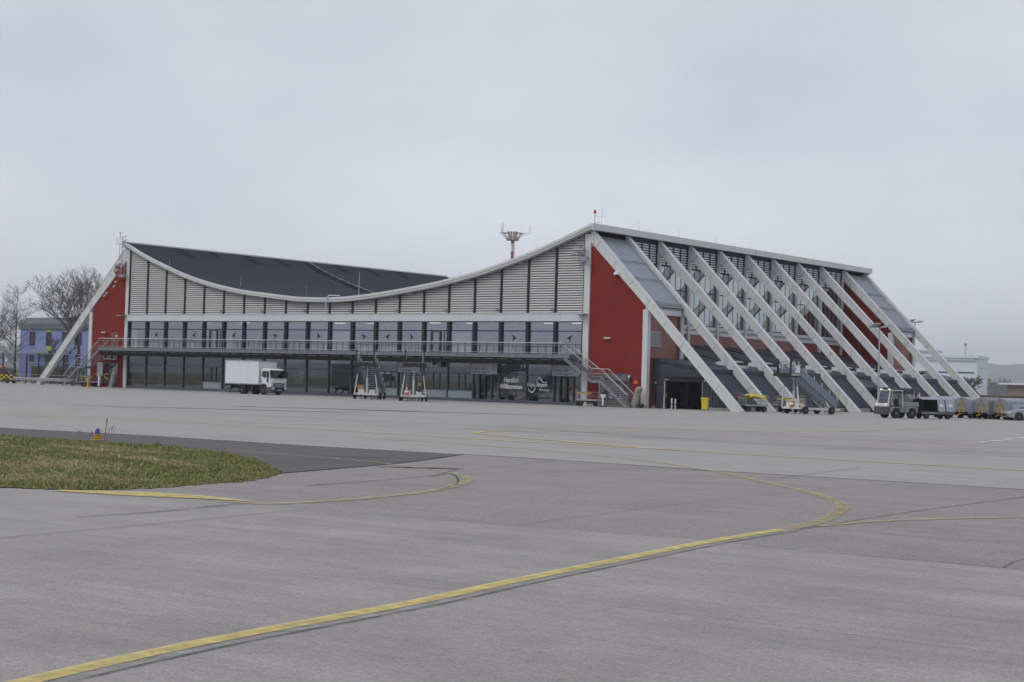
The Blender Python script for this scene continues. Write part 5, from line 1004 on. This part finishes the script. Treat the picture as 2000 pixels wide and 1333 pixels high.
# ---- silver car at the right edge
def car_silver():
    p = gp(1982, 821.5); t = thing('estate_car', 'silver grey car cut off by the right picture edge', 'car', (p.x, p.y, 0), facing(p.x, p.y, -68))
    low = [(.90, .30), (.94, .52), (.86, .70), (.55, .84), (-.35, .98), (-.62, 1.02), (-3.55, 1.02), (-3.72, .9), (-3.75, .36), (-3.1, .22), (.4, .20)]
    secs = [(-.90, .9), (-.86, .98), (-.62, 1.0), (.62, 1.0), (.86, .98), (.90, .9)]; m = MB(); n_ = len(low)
    for y, k in secs:
        for a, b in low: m.v.append((a*(.96 if abs(y) > .8 else 1) , y, .2+(b-.2)*k))
    for j in range(len(secs)-1):
        for i in range(n_): m.f.append([j*n_+i, j*n_+(i+1) % n_, (j+1)*n_+(i+1) % n_, (j+1)*n_+i]); m.m.append(0); m.s.append(True)
    m.f += [list(range(n_)), list(range(6*n_-1, 5*n_-1, -1))]; m.m += [0, 0]; m.s += [False, False]
    bd = m.build('body', 'car_silver', t)
    m = MB(); m.add([(-.55, -.80, .98), (-1.25, -.62, 1.44), (-3.1, -.62, 1.46), (-3.6, -.78, 1.0), (-.55, .80, .98), (-1.25, .62, 1.44), (-3.1, .62, 1.46), (-3.6, .78, 1.0)], [(0,1,2,3),(7,6,5,4),(0,4,5,1),(2,6,7,3),(1,5,6,2)]); m.build('glasshouse', 'dark_window', t, .04)
    m = MB(); m.box(-3.0, -1.3, -.64, .64, 1.45, 1.50); 
    for y in (-1, 1): m.bar((-.55, y*.79, .98), (-1.27, y*.63, 1.46), .05); m.bar((-3.6, y*.77, 1.0), (-3.05, y*.63, 1.47), .07); m.bar((-2.0, y*.79, 1.0), (-2.05, y*.635, 1.46), .05)
    m.build('roof', 'car_silver', t, .02)
    for x in (0, -2.7):
        for s_ in (-1, 1):
            wheel(t, x, s_*.80, .325, .22, s_, hub=.64); a = MB(); a.lathe([(.375, -.02), (.385, .02)], (x, s_*.905, .33), 'y', 20, 0, False); a.build('wheel_arch', 'black', t)
    for s_ in (-1, 1): MB().box(.70, .90, s_*.68-.16, s_*.68+.16, .62, .72).build('headlamp', 'lens', t, .03)
    m = MB(); m.box(.915, .95, -.5, .5, .36, .56); m.build('grille', 'black', t)
    for s_ in (-1, 1): m = MB(); m.box(-1.0, -.85, s_*.95-.1, s_*.95+.1, 1.0, 1.13); m.build('wing_mirror', 'car_silver', t, .03)
    return t
car_silver()

# ---- chequered airfield van at the left edge (facing right)
def van():
    p = at(17, 748.5, .6); t = thing('follow_me_van', 'black and yellow chequered airfield van with beacon bar at the left edge', 'van', (p.x, p.y, 0), facing(p.x, p.y, 62))
    def yv(z): return .94 - max(0, z-1.05)*.13
    prof = [(-3.9, .30), (-3.95, 1.0), (-3.85, 1.75), (-3.7, 1.90), (-.25, 1.90), (.05, 1.78), (.45, 1.10), (.98, .98), (1.06, .60), (1.0, .28)]; n_ = len(prof); m = MB()
    m.add([(a, -yv(b), b) for a, b in prof] + [(a, yv(b), b) for a, b in prof], [tuple(range(n_)), tuple(range(2*n_-1, n_-1, -1))] + [(i, n_+i, n_+(i+1) % n_, (i+1) % n_) for i in range(n_)])
    bd = m.build('body', 'black', t, .04)
    for s_ in (-1, 1):
        m = MB()
        for i in range(15):
            for j in range(3):
                if (i+j) % 2: continue
                x0, z0 = -3.86+i*.32, .42+j*.235; x1 = min(x0+.32, 1.0)
                if x0 > .9: continue
                m.box(x0, x1, s_*.945-.004, s_*.945+.004, z0, z0+.235)
        m.build('chequer_panel', 'van_yellow', t)
        for x0, x1 in ((-3.6, -2.45), (-2.38, -1.2), (-1.1, .05)):
            a = MB(); z0, z1 = 1.2, 1.68; a.add([(x0, s_*(yv(z0)+.006), z0), (x1+(.15 if x1 > 0 else 0), s_*(yv(z0)+.006), z0), (x1, s_*(yv(z1)+.006), z1), (x0, s_*(yv(z1)+.006), z1)], [(0, 1, 2, 3)]); a.build('side_window', 'dark_window', t, recalc=False)
    m = MB()
    for i in range(6):
        for j in range(2):
            if (i+j) % 2 == 0: m.box(1.0, 1.075, -.9+i*.3, -.6+i*.3, .45+j*.24, .69+j*.24)
    m.box(-3.6, -.2, -.80, .80, 1.895, 1.915, 0); m.build('chequer_panel', 'van_yellow', t)
    m = MB(); m.quad((.08, -.76, 1.72), (.08, .76, 1.72), (.46, .84, 1.14), (.46, -.84, 1.14)); m.build('windscreen', 'dark_window', t, recalc=False)
    m = MB(); m.box(-.95, -.60, -.62, .62, 1.98, 2.10); m.box(-.9, -.65, -.5, .5, 1.92, 1.98, 1); m.build('beacon_bar', ['orange', 'black'], t, .03)
    for x in (.25, -2.75):
        for s_ in (-1, 1): wheel(t, x, s_*.86, .33, .22, s_, hub=.62)
    m = MB(); m.box(1.0, 1.10, -.9, .9, .28, .46); m.build('bumper', 'truck_grey', t, .03)
    for s_ in (-1, 1): MB().box(.94, 1.07, s_*.72-.13, s_*.72+.13, .72, .86).build('headlamp', 'lens', t)
    return t
van()

# ================================================================== SMALL APRON THINGS
p = at(1377, 801, -.6); t = thing('wheelie_bin', 'yellow wheelie bin beside the open baggage gate', 'bin', (p.x, p.y, 0), R(-70))
m = MB(); m.add([(-.24, -.26, .08), (.24, -.26, .08), (.24, .26, .08), (-.24, .26, .08), (-.31, -.31, 1.0), (.31, -.31, 1.0), (.31, .31, 1.0), (-.31, .31, 1.0)], [(0,3,2,1),(4,5,6,7),(0,1,5,4),(1,2,6,5),(2,3,7,6),(3,0,4,7)]); m.build('bin_body', 'yellow_plastic', t, .03)
m = MB(); m.box(-.38, .36, -.36, .36, 1.0, 1.09); m.box(-.30, .28, -.28, .28, 1.09, 1.14); m.build('lid', 'yellow_plastic', t, .03)
for s_ in (-1, 1): wheel(t, -.27, s_*.24, .10, .06, s_, rim='black')
text('WOOD', .17, 'sign_text', 'lettering', t, (.292, -.2, .74), rx=86, rz=90)
for px, lb, h in ((1312, 'left one of two steel bollards inside the open baggage gate', .95), (1319, 'right one of two steel bollards inside the open baggage gate, with dark band', .90)):
    p = at(px, 797, .9); m = MB(); m.lathe([(.09, 0), (.09, h), (.07, h+.03)], n=14); m.lathe([(.094, h*.44), (.094, h*.52)], n=14, m=1); m.lathe([(.14, 0), (.14, .02)], n=14); o = m.build('bollard', ['alu', 'black']); o.location = (p.x, p.y, 0); tag(o, lb, 'bollard', 'bollards at the baggage gate')
p = at(1177, 793, -1.9); t = thing('sign_stand', 'white post with small double board on a dark round foot beside the right cage cart', 'sign stand', (p.x, p.y, 0), facing(p.x, p.y, 0))
m = MB(); m.lathe([(.36, 0), (.36, .07), (.1, .11)], n=18); m.build('foot', 'dark_steel', t); m = MB(); m.box(-.05, .05, -.07, .07, .1, 1.15); m.box(-.055, -.05, .08, .11, .1, 1.0, 1); m.build('post', ['white_text', 'signal_red'], t)
m = MB(); m.box(-.03, .05, -.25, -.09, .85, 1.1); m.box(-.03, .05, .09, .25, .85, 1.1); m.box(-.02, .04, -.25, .25, 1.1, 1.14); m.build('board', 'hall_haze_white', t)
for px, py, lb, Y in ((193, 757, 'white marker post on a dark foot by the left cage cart', -1.9), ):
    p = at(px, 755, Y); t = thing('marker_post', lb, 'marker post', (p.x, p.y, 0)); m = MB(); m.lathe([(.34, 0), (.34, .07), (.1, .1)], n=16); m.build('foot', 'dark_steel', t); m = MB(); m.box(-.08, .08, -.08, .08, .1, 1.3); m.build('post', 'white_text', t)
p = at(172, 754, -2.4); t = thing('hydrant_post', 'short yellow post with yellow box in front of the left cage cart', 'post', (p.x, p.y, 0)); m = MB(); m.box(-.12, .12, -.1, .1, 0, .7); m.box(-.2, .2, -.14, .14, .0, .12); m.build('post', 'yellow_steel', t); m = MB(); m.box(-.20, .20, -.16, .16, .7, 1.02); m.build('box', 'yellow_steel', t, .03)
# exit sign "C" by the left door
p = at(207, 733, -.25); t = thing('letter_sign', 'yellow letter C sign by the left red wall door', 'sign', (p.x-.3, -.25, p.z-.45)); text('C', .95, 'yellow_steel', 'lettering', t, (0, 0, 0), bold=.03); m = MB(); m.bar((.1, .02, .5), (.1, .38, .5), .05); m.bar((-1.9, .02, .52), (-.25, .02, .50), .12, m=1); m.build('bracket', ['dark_steel', 'yellow_steel'], t)
p = at(195, 728, -.4); t = thing('notice_board', 'pale grey upright board next to the left red wall door', 'board', (p.x, -.4, 0)); m = MB(); m.box(-.5, .5, -.04, .04, 1.3, 2.95); m.build('panel', 'hall_haze_grey', t); m = MB(); m.box(-.5, -.44, -.03, .03, 0, 1.3); m.box(.44, .5, -.03, .03, 0, 1.3); m.build('leg', 'steel_grey', t)
# extinguisher trolleys under tarpaulins
def wrapped(label, px, py, Y, h, rz):
    p = at(px, py, Y); m = MB(); random.seed(int(px)); rings = 9; n_ = 14; pr = [(.30, 0), (.33, .1), (.30, .35), (.27, .55), (.25, .68), (.30, .78), (.34, .86), (.25, .96), (.06, 1.0)]
    for k, (r, z) in enumerate(pr):
        lean = (.55*(1-z)**1 if z < .8 else .1-.15*(z-.8))
        for i in range(n_):
            a = 6.283*i/n_; q = r*(1 + .16*noise.noise(V((math.cos(a)*2, math.sin(a)*2, z*4+px)))); m.v.append((q*math.cos(a)*1.15 - .35 + (0.5-lean)*.9, q*math.sin(a), z*h + .05*noise.noise(V((a, z*5, 2)))))
    for k in range(len(pr)-1):
        for i in range(n_): m.f.append([k*n_+i, k*n_+(i+1) % n_, (k+1)*n_+(i+1) % n_, (k+1)*n_+i]); m.m.append(0); m.s.append(True)
    m.f.append(list(range((len(pr)-1)*n_, len(pr)*n_))); m.m.append(0); m.s.append(True)
    t = thing('covered_trolley', label, 'covered trolley', (p.x, p.y, 0), rz); m.build('cover', 'wrap', t)
    for s_ in (-1, 1): wheel(t, .28, s_*.24, .20, .10, s_, rim='black')
    return t
wrapped('tarpaulin wrapped trolley leaning at the right knee post by the stair foot', 1246, 796, -.8, 1.95, R(10))
wrapped('tarpaulin wrapped trolley by the left white column with red foot', 222, 756, -.9, 1.9, R(10))
# guard rail at the left
a = at(25, 741, -1.2); b = at(150, 745, -1.2); t = thing('guard_rail', 'galvanised guard rail running behind the left stair foot', 'guard rail', (a.x, a.y, 0))
Lr = b.x - a.x; m = MB(); m.prism([(-.03, .50), (.05, .55), (-.03, .62), (.05, .68), (.05, .72), (-.03, .78), (.05, .84), (.08, .84), (.0, .78), (.08, .71), (.08, .67), (.0, .61), (.08, .55), (.0, .5)], 'x', 0, Lr); m.build('beam', 'galvanised', t)
for i in range(8): m = MB(); x = .6 + i*(Lr-1.2)/7; m.box(x-.05, x+.05, .08, .18, 0, .82); m.build('rail_post', 'gutter_grey', t)
# glazed perimeter fence behind the left strut
a = at(-40, 745, 6.0); b = at(172, 745, 6.0); Lf = b.x-a.x; t = thing('perimeter_fence', 'tall glazed fence with steel posts at left, house behind it', 'fence', (a.x, 6.0, 0))
nf = 9
for i in range(nf+1): m = MB(); x = Lf*i/nf; m.box(x-.09, x+.09, -.06, .06, 0, 3.95); m.build('fence_post', 'navy_frame', t)
m = MB()
for z in (.42, 1.15, 2.75, 3.90): m.box(0, Lf, -.04, .04, z-.05, z+.05)
m.build('rail', 'steel_grey', t)
for i in range(nf): x0, x1 = Lf*i/nf+.09, Lf*(i+1)/nf-.09; m = MB(); m.quad((x0, 0, .47), (x1, 0, .47), (x1, 0, 3.85), (x0, 0, 3.85)); m.build('pane', 'glass_fence', t, recalc=False)
m = MB(); x = Lf*.27; m.prism([(x+u*.75-.45, 2.95+v*.75) for u, v in BIRD], 'y', -.012, -.006); m.build('bird_decal', 'white_text', t)
# brown timber screen and shrubs behind the fence
a = at(60, 745, 9.5); b = at(165, 745, 9.5); m = MB()
for i in range(60): x = a.x + (b.x-a.x)*i/60; m.box(x, x+.16, 9.5, 9.54, 0, 2.3 + .06*math.sin(i*3.1))
o = m.build('timber_screen', 'hedge_brown'); tag(o, 'low brown timber screen behind the glazed fence at left', 'screen')

# lamp posts
def lamp_post(label, x, y, h, z0=0):
    t = thing('lamp_post', label, 'lamp post', (x, y, z0), facing(x, y, 0), 'apron lamp posts'); m = MB(); m.tube((0, 0, 0), (0, 0, h), .10, .06, 10); m.tube((0, 0, 0), (0, 0, .9), .13, n=10); m.build('pole', 'galvanised', t)
    m = MB(); m.bar((0, -.7, h), (0, .8, h), .08); m.build('crossbar', 'gutter_grey', t)
    for y_, an, rr in ((-.55, .45, 35), (.65, -.2, -40)):
        hd = MB(); hd.add([(-.1, -.42, -.02), (.75, -.42, .0), (.75, .42, .0), (-.1, .42, -.02), (-.1, -.34, .16), (.6, -.3, .10), (.6, .3, .10), (-.1, .34, .16)], [(0,3,2,1),(4,5,6,7),(0,1,5,4),(1,2,6,5),(2,3,7,6),(3,0,4,7)]); hd.box(.0, .66, -.34, .34, -.035, -.012, 1)
        o = hd.build('lamp_head', ['gutter_grey', 'sign_face'], t); o.location = (0, y_, h+.06); o.rotation_euler = (R(8), R(-22 if an > 0 else 8), R(rr))
    return t
p = at(1713.5, 800, 14.0); q = at(1719, 640, 14.0); lamp_post('tall lamp post with twin floodlights before the rear ribs', (p.x+q.x)/2, 14.0, q.z)
q = at(1787, 630, 75.0); lamp_post('lamp post showing only its top behind the rear roof corner', q.x, 75.0, q.z)

# taxiway edge light, marker stake, dry weeds
p = gp(190, 862); t = thing('taxiway_light', 'blue domed taxiway light on a yellow base at the verge', 'taxiway light', (p.x, p.y, .03), facing(p.x, p.y, 0))
m = MB(); m.prism([(.17*math.cos(i*.785), .20*math.sin(i*.785)) for i in range(8)], 'z', .0, .025, 0); m.lathe([(.085, .025), (.075, .06), (.08, .12), (.115, .155), (.12, .165), (.09, .17)], n=18); m.lathe([(.082, .035), (.088, .045), (.082, .055)], n=18, m=1); m.build('base', ['yellow_steel', 'black'], t)
m = MB(); m.lathe([(.085, .165), (.085, .21), (.074, .225), (.072, .28), (.060, .325), (.035, .35), (.005, .36)], n=18); m.build('dome', 'blue_lens', t)
p = gp(203.5, 864); q = p + V((0, 0, .66)); m = MB(); m.tube((0, 0, 0), (.06*rt.x, .06*rt.y, .66), .011, .011, 8); m.tube((.052*rt.x, .052*rt.y, .56), (.062*rt.x, .062*rt.y, .67), .018, .018, 8, 1); m.tube((.062*rt.x, .062*rt.y, .67), (.0625*rt.x, .0625*rt.y, .69), .02, .018, 8, 2); o = m.build('marker_stake', ['stake_red', 'signal_red', 'black']); o.location = p; tag(o, 'thin red stake leaning beside the blue taxiway light', 'stake')
m = MB(); random.seed(21)
for px, h in ((152, .27), (158, .29), (181, .30), (194, .31), (210, .40), (216, .38), (223, .40), (173, .16)):
    b = gp(px, 862+random.uniform(-3, 2)); tp = b + V((random.uniform(-.08, .08), random.uniform(-.05, .05), h)); mid = b.lerp(tp, .55) + V((random.uniform(-.03, .03), 0, 0)); m.tube(b, mid, .0035, .003, 4); m.tube(mid, tp, .003, .002, 4)
    for k in range(3): e = mid.lerp(tp, k*.3) ; f_ = e + V((random.uniform(-.08, .08), random.uniform(-.06, .06), random.uniform(.03, .12))); m.tube(e, f_, .002, .0015, 3); m.lathe([(.003, -.008), (.010, 0), (.008, .01), (.002, .014)], f_, 'z', 6)
    m.lathe([(.003, -.01), (.013, 0), (.010, .013), (.002, .018)], tp, 'z', 6)
tag(m.build('dry_weeds', 'weed'), 'dry brown weed stalks around the blue taxiway light', 'weeds', kind='stuff')

# ================================================================== BACKGROUND
# radio mast behind the hall
p = at(1000, 500, 150.0); t = thing('radio_mast', 'red and white radio mast rising behind the terminal roof', 'radio mast', (p.x, p.y, 0)); zt = at(1000, 470, 150).z
m = MB(); z = 0; k = 0
while z < zt: m.tube((0, 0, z), (0, 0, min(z+1.75, zt)), .28, .28, 14, k % 2); z += 1.75; k += 1
m.build('pole', ['mast_red', 'mast_white'], t)
m = MB(); m.bar((.55, -.2, 0), (.55, -.2, zt), .05); m.bar((.80, -.2, 0), (.80, -.2, zt), .05)
for k in range(int(zt/.45)): m.bar((.52, -.2, k*.45), (.85, -.2, k*.45), .06)
m.build('ladder', 'mast_steel', t)
m = MB(); m.lathe([(.4, -.1), (1.35, 0), (1.4, .12), (.4, .12)], (0, 0, zt), 'z', 20); m.build('platform', 'mast_red', t)
zk = at(1000, 456, 150).z; m = MB()
for k in range(10):
    a = 6.283*k/10; c, s_ = math.cos(a), math.sin(a); m.bar((c*1.05, s_*1.05, zt+.1), (c*2.3, s_*2.3, zk), .09); m.bar((c*1.05, s_*1.05, zt+.1), (c*.95, s_*.95, zk), .07); c2, s2 = math.cos(a+.628), math.sin(a+.628); m.bar((c*2.3, s_*2.3, zk), (c2*2.3, s2*2.3, zk), .10); m.bar((c*1.05, s_*1.05, zt+.75), (c2*1.05, s2*1.05, zt+.75), .06); m.tube((c*.9, s_*.9, zk), (c*.9, s_*.9, zk+.35), .12, n=8)
u = V((rt0.x, rt0.y, 0)); m.bar(V((0, 0, zk-.05)) - u*2.9, V((0, 0, zk-.05)) + u*3.7, .08)
m.bar(V((0, 0, zt+.2)) - u*1.3, V((0, 0, zk)) - u*2.5, .05); m.bar(V((0, 0, zt+.2)) + u*1.3, V((0, 0, zk)) + u*2.8, .05); m.build('cage', 'mast_steel', t)
for d_, h in ((-2.35, 2.0), (-2.05, 2.3), (3.7, 2.1)): m = MB(); b = V((0, 0, zk-.1)) + u*d_; m.tube(b, b+V((0, 0, h)), .06, .04, 6); m.build('whip_aerial', 'mast_steel', t)
for k in range(6): m = MB(); a = k*1.05+.4; m.tube((math.cos(a)*.7, math.sin(a)*.7, zt+.25), (math.cos(a)*.7, math.sin(a)*.7, zk-.2), .16, n=10); m.build('drum', 'mast_white', t)

# blue house at left
YH = 60.0; a = at(37, 725, YH); b = at(215, 725, YH); zr_ = at(37, 643, YH).z; ze = at(37, 621, YH).z
t = thing('blue_house', 'blue rendered house with grey metal roof behind the fence', 'house', (a.x, YH, 0)); Wd = b.x - a.x
m = MB(); m.box(0, Wd, 0, 12, 0, zr_); m.build('wall', 'house_blue', t)
m = MB(); m.prism([(-.25, zr_-.05), (12.2, zr_-.05), (12.2, ze-.3), (7, ze+.15), (1.3, ze), (.2, ze-.75), (-.25, ze-1.1)], 'x', -.2, Wd+.2)
for j in range(int(Wd/.75)): x = j*.75; m.prism([(-.31, zr_), (-.31, ze-1.1), (.16, ze-.70), (1.28, ze+.06), (7, ze+.21), (7, ze+.15), (1.3, ze), (.2, ze-.75), (-.25, ze-1.1), (-.25, zr_)], 'x', x, x+.08)
m.build('roof', 'house_roof', t)
def hx(px, py): q = at(px, py, YH); return q.x - a.x, q.z
for (xa, ya, xb, yb) in ((57.5, 649, 69, 675.5), (90, 649, 101, 676), (121, 649, 135, 674), (57, 693, 67, 707), (88, 693, 99, 720), (122, 694, 134, 720), (146, 650, 160, 675)):
    x0, z0 = hx(xa, yb); x1, z1 = hx(xb, ya); w_ = MB(); frame_rect(w_, x0, x1, z0, z1, .08, -.06, .02); fo = w_.build('window', 'navy_frame', t); MB().box(x0+.08, x1-.08, -.02, .02, z0+.08, z1-.08).build('pane', 'dark_window', fo)
for ya, yb in ((643.5, 649), (676.5, 687)): x0, z0 = hx(90, yb); x1, z1 = hx(101, ya); MB().box(x0, x1, -.03, .02, z0, z1).build('lime_panel', 'lime', t)
x0, z0 = hx(72, 690); x1, z1 = hx(104, 687); MB().box(x0, x1, -1.2, .0, z0, z1+.1).build('canopy', 'gutter_grey', t)

# bare trees
def bare_tree(label, x, y, h, seed, spread=.55, levels=6, trunk=.02, upright=.25, nb=3, fork=.22):
    rnd = random.Random(seed); tr = MB(); cr_ = MB()
    def grow(p, d, l, r, k):
        segs = 3 if k < 3 else 2
        mb = tr if k == 0 else cr_; q = p
        for s_ in range(segs):
            d2 = (d + V((rnd.uniform(-.13, .13), rnd.uniform(-.13, .13), rnd.uniform(-.02, .08)))).normalized(); e = q + d2*(l/segs); r2 = r*.86
            mb.tube(q, e, max(r, .013), max(r2, .011), 6 if k < 2 else (4 if k < 4 else 3), 0 if k < 4 else 1, caps=False)
            if 0 < k < levels and rnd.random() < .62:
                sd = V((rnd.gauss(0, 1), rnd.gauss(0, 1), rnd.gauss(.2, .6))).normalized(); grow(e, (d2*.65 + sd*spread).normalized(), l*rnd.uniform(.45, .66), r2*.55, k+1)
            q, d, r = e, d2, r2
        if k < levels:
            for j in range(nb if k else nb+2):
                a = rnd.uniform(0, 6.283); sd = V((math.cos(a), math.sin(a), rnd.uniform(-.1, .5))); grow(q, (d*(1-spread*.6) + sd*spread*rnd.uniform(.7, 1.1) + V((0, 0, upright*.4))).normalized(), l*rnd.uniform(.60, .80), r*.62, k+1)
    # leader with side limbs
    grow(V((0, 0, 0)), V((0, 0, 1)), h*fork, h*trunk, 0)
    t = thing('bare_tree', label, 'tree', (x, y, 0), rnd.uniform(0, 6), 'bare winter trees at left'); tr.build('trunk', ['bark', 'twig'], t, recalc=False); cr_.build('crown', ['bark', 'twig'], t, recalc=False)
    zs = [v[2] for v in cr_.v]; k = h/max(zs); t.scale = (k, k, k); return t
def leader_tree(label, x, y, h, seed, width):
    """pyramidal bare tree: straight leader, drooping side limbs"""
    rnd = random.Random(seed); tr = MB(); c = MB(); n_ = 14
    for i in range(n_): z0, z1 = h*i/n_, h*(i+1)/n_; tr.tube((0, 0, z0), (0, 0, z1), .19*(1-i/n_)+.015, .19*(1-(i+1)/n_)+.012, 6, caps=False)
    def twig(p, d, l, r, k):
        e = p
        for s_ in range(3):
            d = (d + V((rnd.uniform(-.2, .2), rnd.uniform(-.2, .2), rnd.uniform(-.05, .18)))).normalized(); q = e + d*l/3; c.tube(e, q, max(r, .012), max(r*.75, .009), 3, 0 if k < 1 else 1, caps=False); r *= .75; e = q
            if k < 2:
                for j in range(2): twig(e, (d + V((rnd.gauss(0, .55), rnd.gauss(0, .55), rnd.gauss(.15, .4)))).normalized(), l*rnd.uniform(.35, .55), r*.6, k+1)
    z = h*.16
    while z < h*.97:
        f_ = 1 - (z/h - .16)/.84; l = width*(.25 + .75*f_**.8)*rnd.uniform(.7, 1.1); a = rnd.uniform(0, 6.283); twig(V((0, 0, z)), V((math.cos(a), math.sin(a), .55)).normalized(), l, .05*f_+.014, 0); z += h*.016
    t = thing('bare_tree', label, 'tree', (x, y, 0), 0, 'bare winter trees at left'); tr.build('trunk', 'bark', t); c.build('crown', ['bark', 'twig'], t, recalc=False); return t
p = at(28, 745, 24.0); leader_tree('slim bare tree with straight leader left of the blue house', p.x, 24.0, at(34, 564, 24.0).z, 5, 4.2)
p = at(-22, 745, 30.0); bare_tree('bare tree cut off by the left picture edge', p.x, 30.0, at(-10, 592, 30.0).z, 9, .6, 4, .014)
p = at(150, 745, 34.0); bare_tree('broad bare tree rising between the blue house and the left strut', p.x, 34.0, at(160, 527, 34.0).z, 14, .62, 5, .014, fork=.20)
p = at(205, 745, 48.0); bare_tree('bare tree top showing highest beside the left roof corner', p.x, 48.0, at(205, 512, 48.0).z, 23, .5, 5, .013, fork=.24)
p = at(118, 745, 27.0); bare_tree('small dense bare tree low in front of the blue house', p.x, 27.0, at(118, 655, 27.0).z, 31, .7, 3, .014, fork=.15)

# white hall in the mist at the right, other low buildings
YW = 150.0
def bx(px0, py0, px1, YQ): a = at(px0, 760, YQ); b = at(px1, 760, YQ); return a.x, b.x, at(px0, py0, YQ).z
c = at(1908, 760, YW); zt2 = at(1908, 694.5, YW).z; t = thing('cargo_hall', 'pale flat roofed hall in the mist behind the rear ribs', 'hall', (c.x, YW, 0), R(14.6)); Wd = 30.0
m = MB(); m.box(-Wd, 0, 0, 14, 0, zt2-.5); m.build('wall', 'hall_haze_white', t)
m = MB(); m.box(-Wd-.5, .25, -.5, 14.2, zt2-.5, zt2); m.box(-Wd, -.4, -.3, -.01, zt2-.95, zt2-.5, 1); m.build('roof', ['hall_haze_white', 'hall_haze_grey'], t)
m = MB(); m.box(-Wd, -.5, -.05, .05, zt2-3.2, zt2-2.95); m.build('window_band', 'grey_frame', t)
m = MB(); m.box(-Wd, .06, -.06, 14.06, zt2-6.4, zt2-6.25); m.box(.0, 1.6, 3.5, 4.5, zt2-2.2, zt2-2.0); m.box(.0, .05, .2, 13.8, zt2-7.5, zt2-.5, 1); m.build('wall_trim', ['hall_haze_grey', 'hall_haze_white'], t)
m = MB(); m.tube((-2.5, 3, zt2), (-2.5, 3, zt2+2.0), .06); m.lathe([(.05, 0), (.22, .1), (.22, .5), (.05, .6)], (-2.5, 3, zt2+1.6), 'z', 8); m.build('roof_vent', 'gutter_grey', t)
c = at(1828, 760, YW+30); zt_ = at(1828, 684, YW+30).z; t = thing('hall_extension', 'taller pale hall part between the last two ribs', 'hall', (c.x, YW+30, 0), R(18)); m = MB(); m.box(-20, 0, 0, 8, 0, zt_-.3); m.build('wall', 'hall_haze_white', t); m = MB(); m.box(-20.5, .4, -.4, 8.4, zt_-.3, zt_); m.build('roof', 'hall_haze_grey', t)
YB = 120.0; x0, x1, zt_ = bx(1966, 748, 2160, YB); t = thing('brown_shed', 'low brown building with white flat roof at the right edge', 'shed', (x0, YB, 0)); m = MB(); m.box(0, x1-x0, 0, 9, 0, zt_-.3); m.build('wall', 'brown_render', t); m = MB(); m.box(-.9, x1-x0+.5, -.8, 9.5, zt_-.3, zt_); m.build('roof', 'hall_haze_white', t)
YB = 80.0; x0, x1, zt_ = bx(1885, 771, 2140, YB); m = MB(); m.box(0, x1-x0, 0, .6, 0, zt_); 
for i in range(10): m.box(4.2*i, 4.2*i+.3, -.08, 0, 0, zt_+.05, 1)
o = m.build('boundary_wall', ['hedge_brown', 'brown_render']); o.location = (x0, YB, 0); tag(o, 'low brown boundary wall behind the covered trailers', 'wall')
p = at(1893, 785, 100.0); t0 = bare_tree('hazy bare shrub in front of the pale hall', p.x, 100.0, at(1893, 731, 100.0).z, 44, .75, 4, .016, fork=.12); t0['group'] = 'bare shrubs at right'
random.seed(5); m = MB()
for k in range(34):
    q = at(1926 + k*1.5, 770, 1500.0 + random.uniform(-40, 40)); h = random.uniform(12, 19)
    for j in range(70):
        a = random.uniform(0, 6.283); z = random.uniform(.15, 1)*h; r = 5.0*(1.1-z/h); c = V((q.x + math.cos(a)*r*random.random(), q.y + math.sin(a)*r*random.random(), z)); d1 = V((random.uniform(-1, 1), random.uniform(-1, 1), random.uniform(-.4, .8)))*1.6; d2 = V((random.uniform(-1, 1), random.uniform(-1, 1), random.uniform(-.4, .8)))*1.6; m.add([c, c+d1, c+d2], [(0, 1, 2)])
    m.tube((q.x, q.y, 0), (q.x, q.y, h*.9), .3, .08, 5)
tag(m.build('distant_thicket', 'forest', recalc=False), 'misty dark thicket left of the low brown building', 'thicket', kind='stuff')

# ================================================================== AIR
hz = MB().box(-8200, 8600, -8300, 8100, -1.3, 220).build('haze', []); hz['kind'] = 'stuff'
hm = bpy.data.materials.new('haze'); hm.use_nodes = True; ht = hm.node_tree; ht.nodes.remove(ht.nodes['Principled BSDF'])
pv = ht.nodes.new('ShaderNodeVolumePrincipled'); pv.inputs['Density'].default_value = 0.0002; pv.inputs['Color'].default_value = (0.95, 0.97, 1.0, 1)
ht.links.new(pv.outputs[0], ht.nodes['Material Output'].inputs['Volume']); hz.data.materials.append(hm)
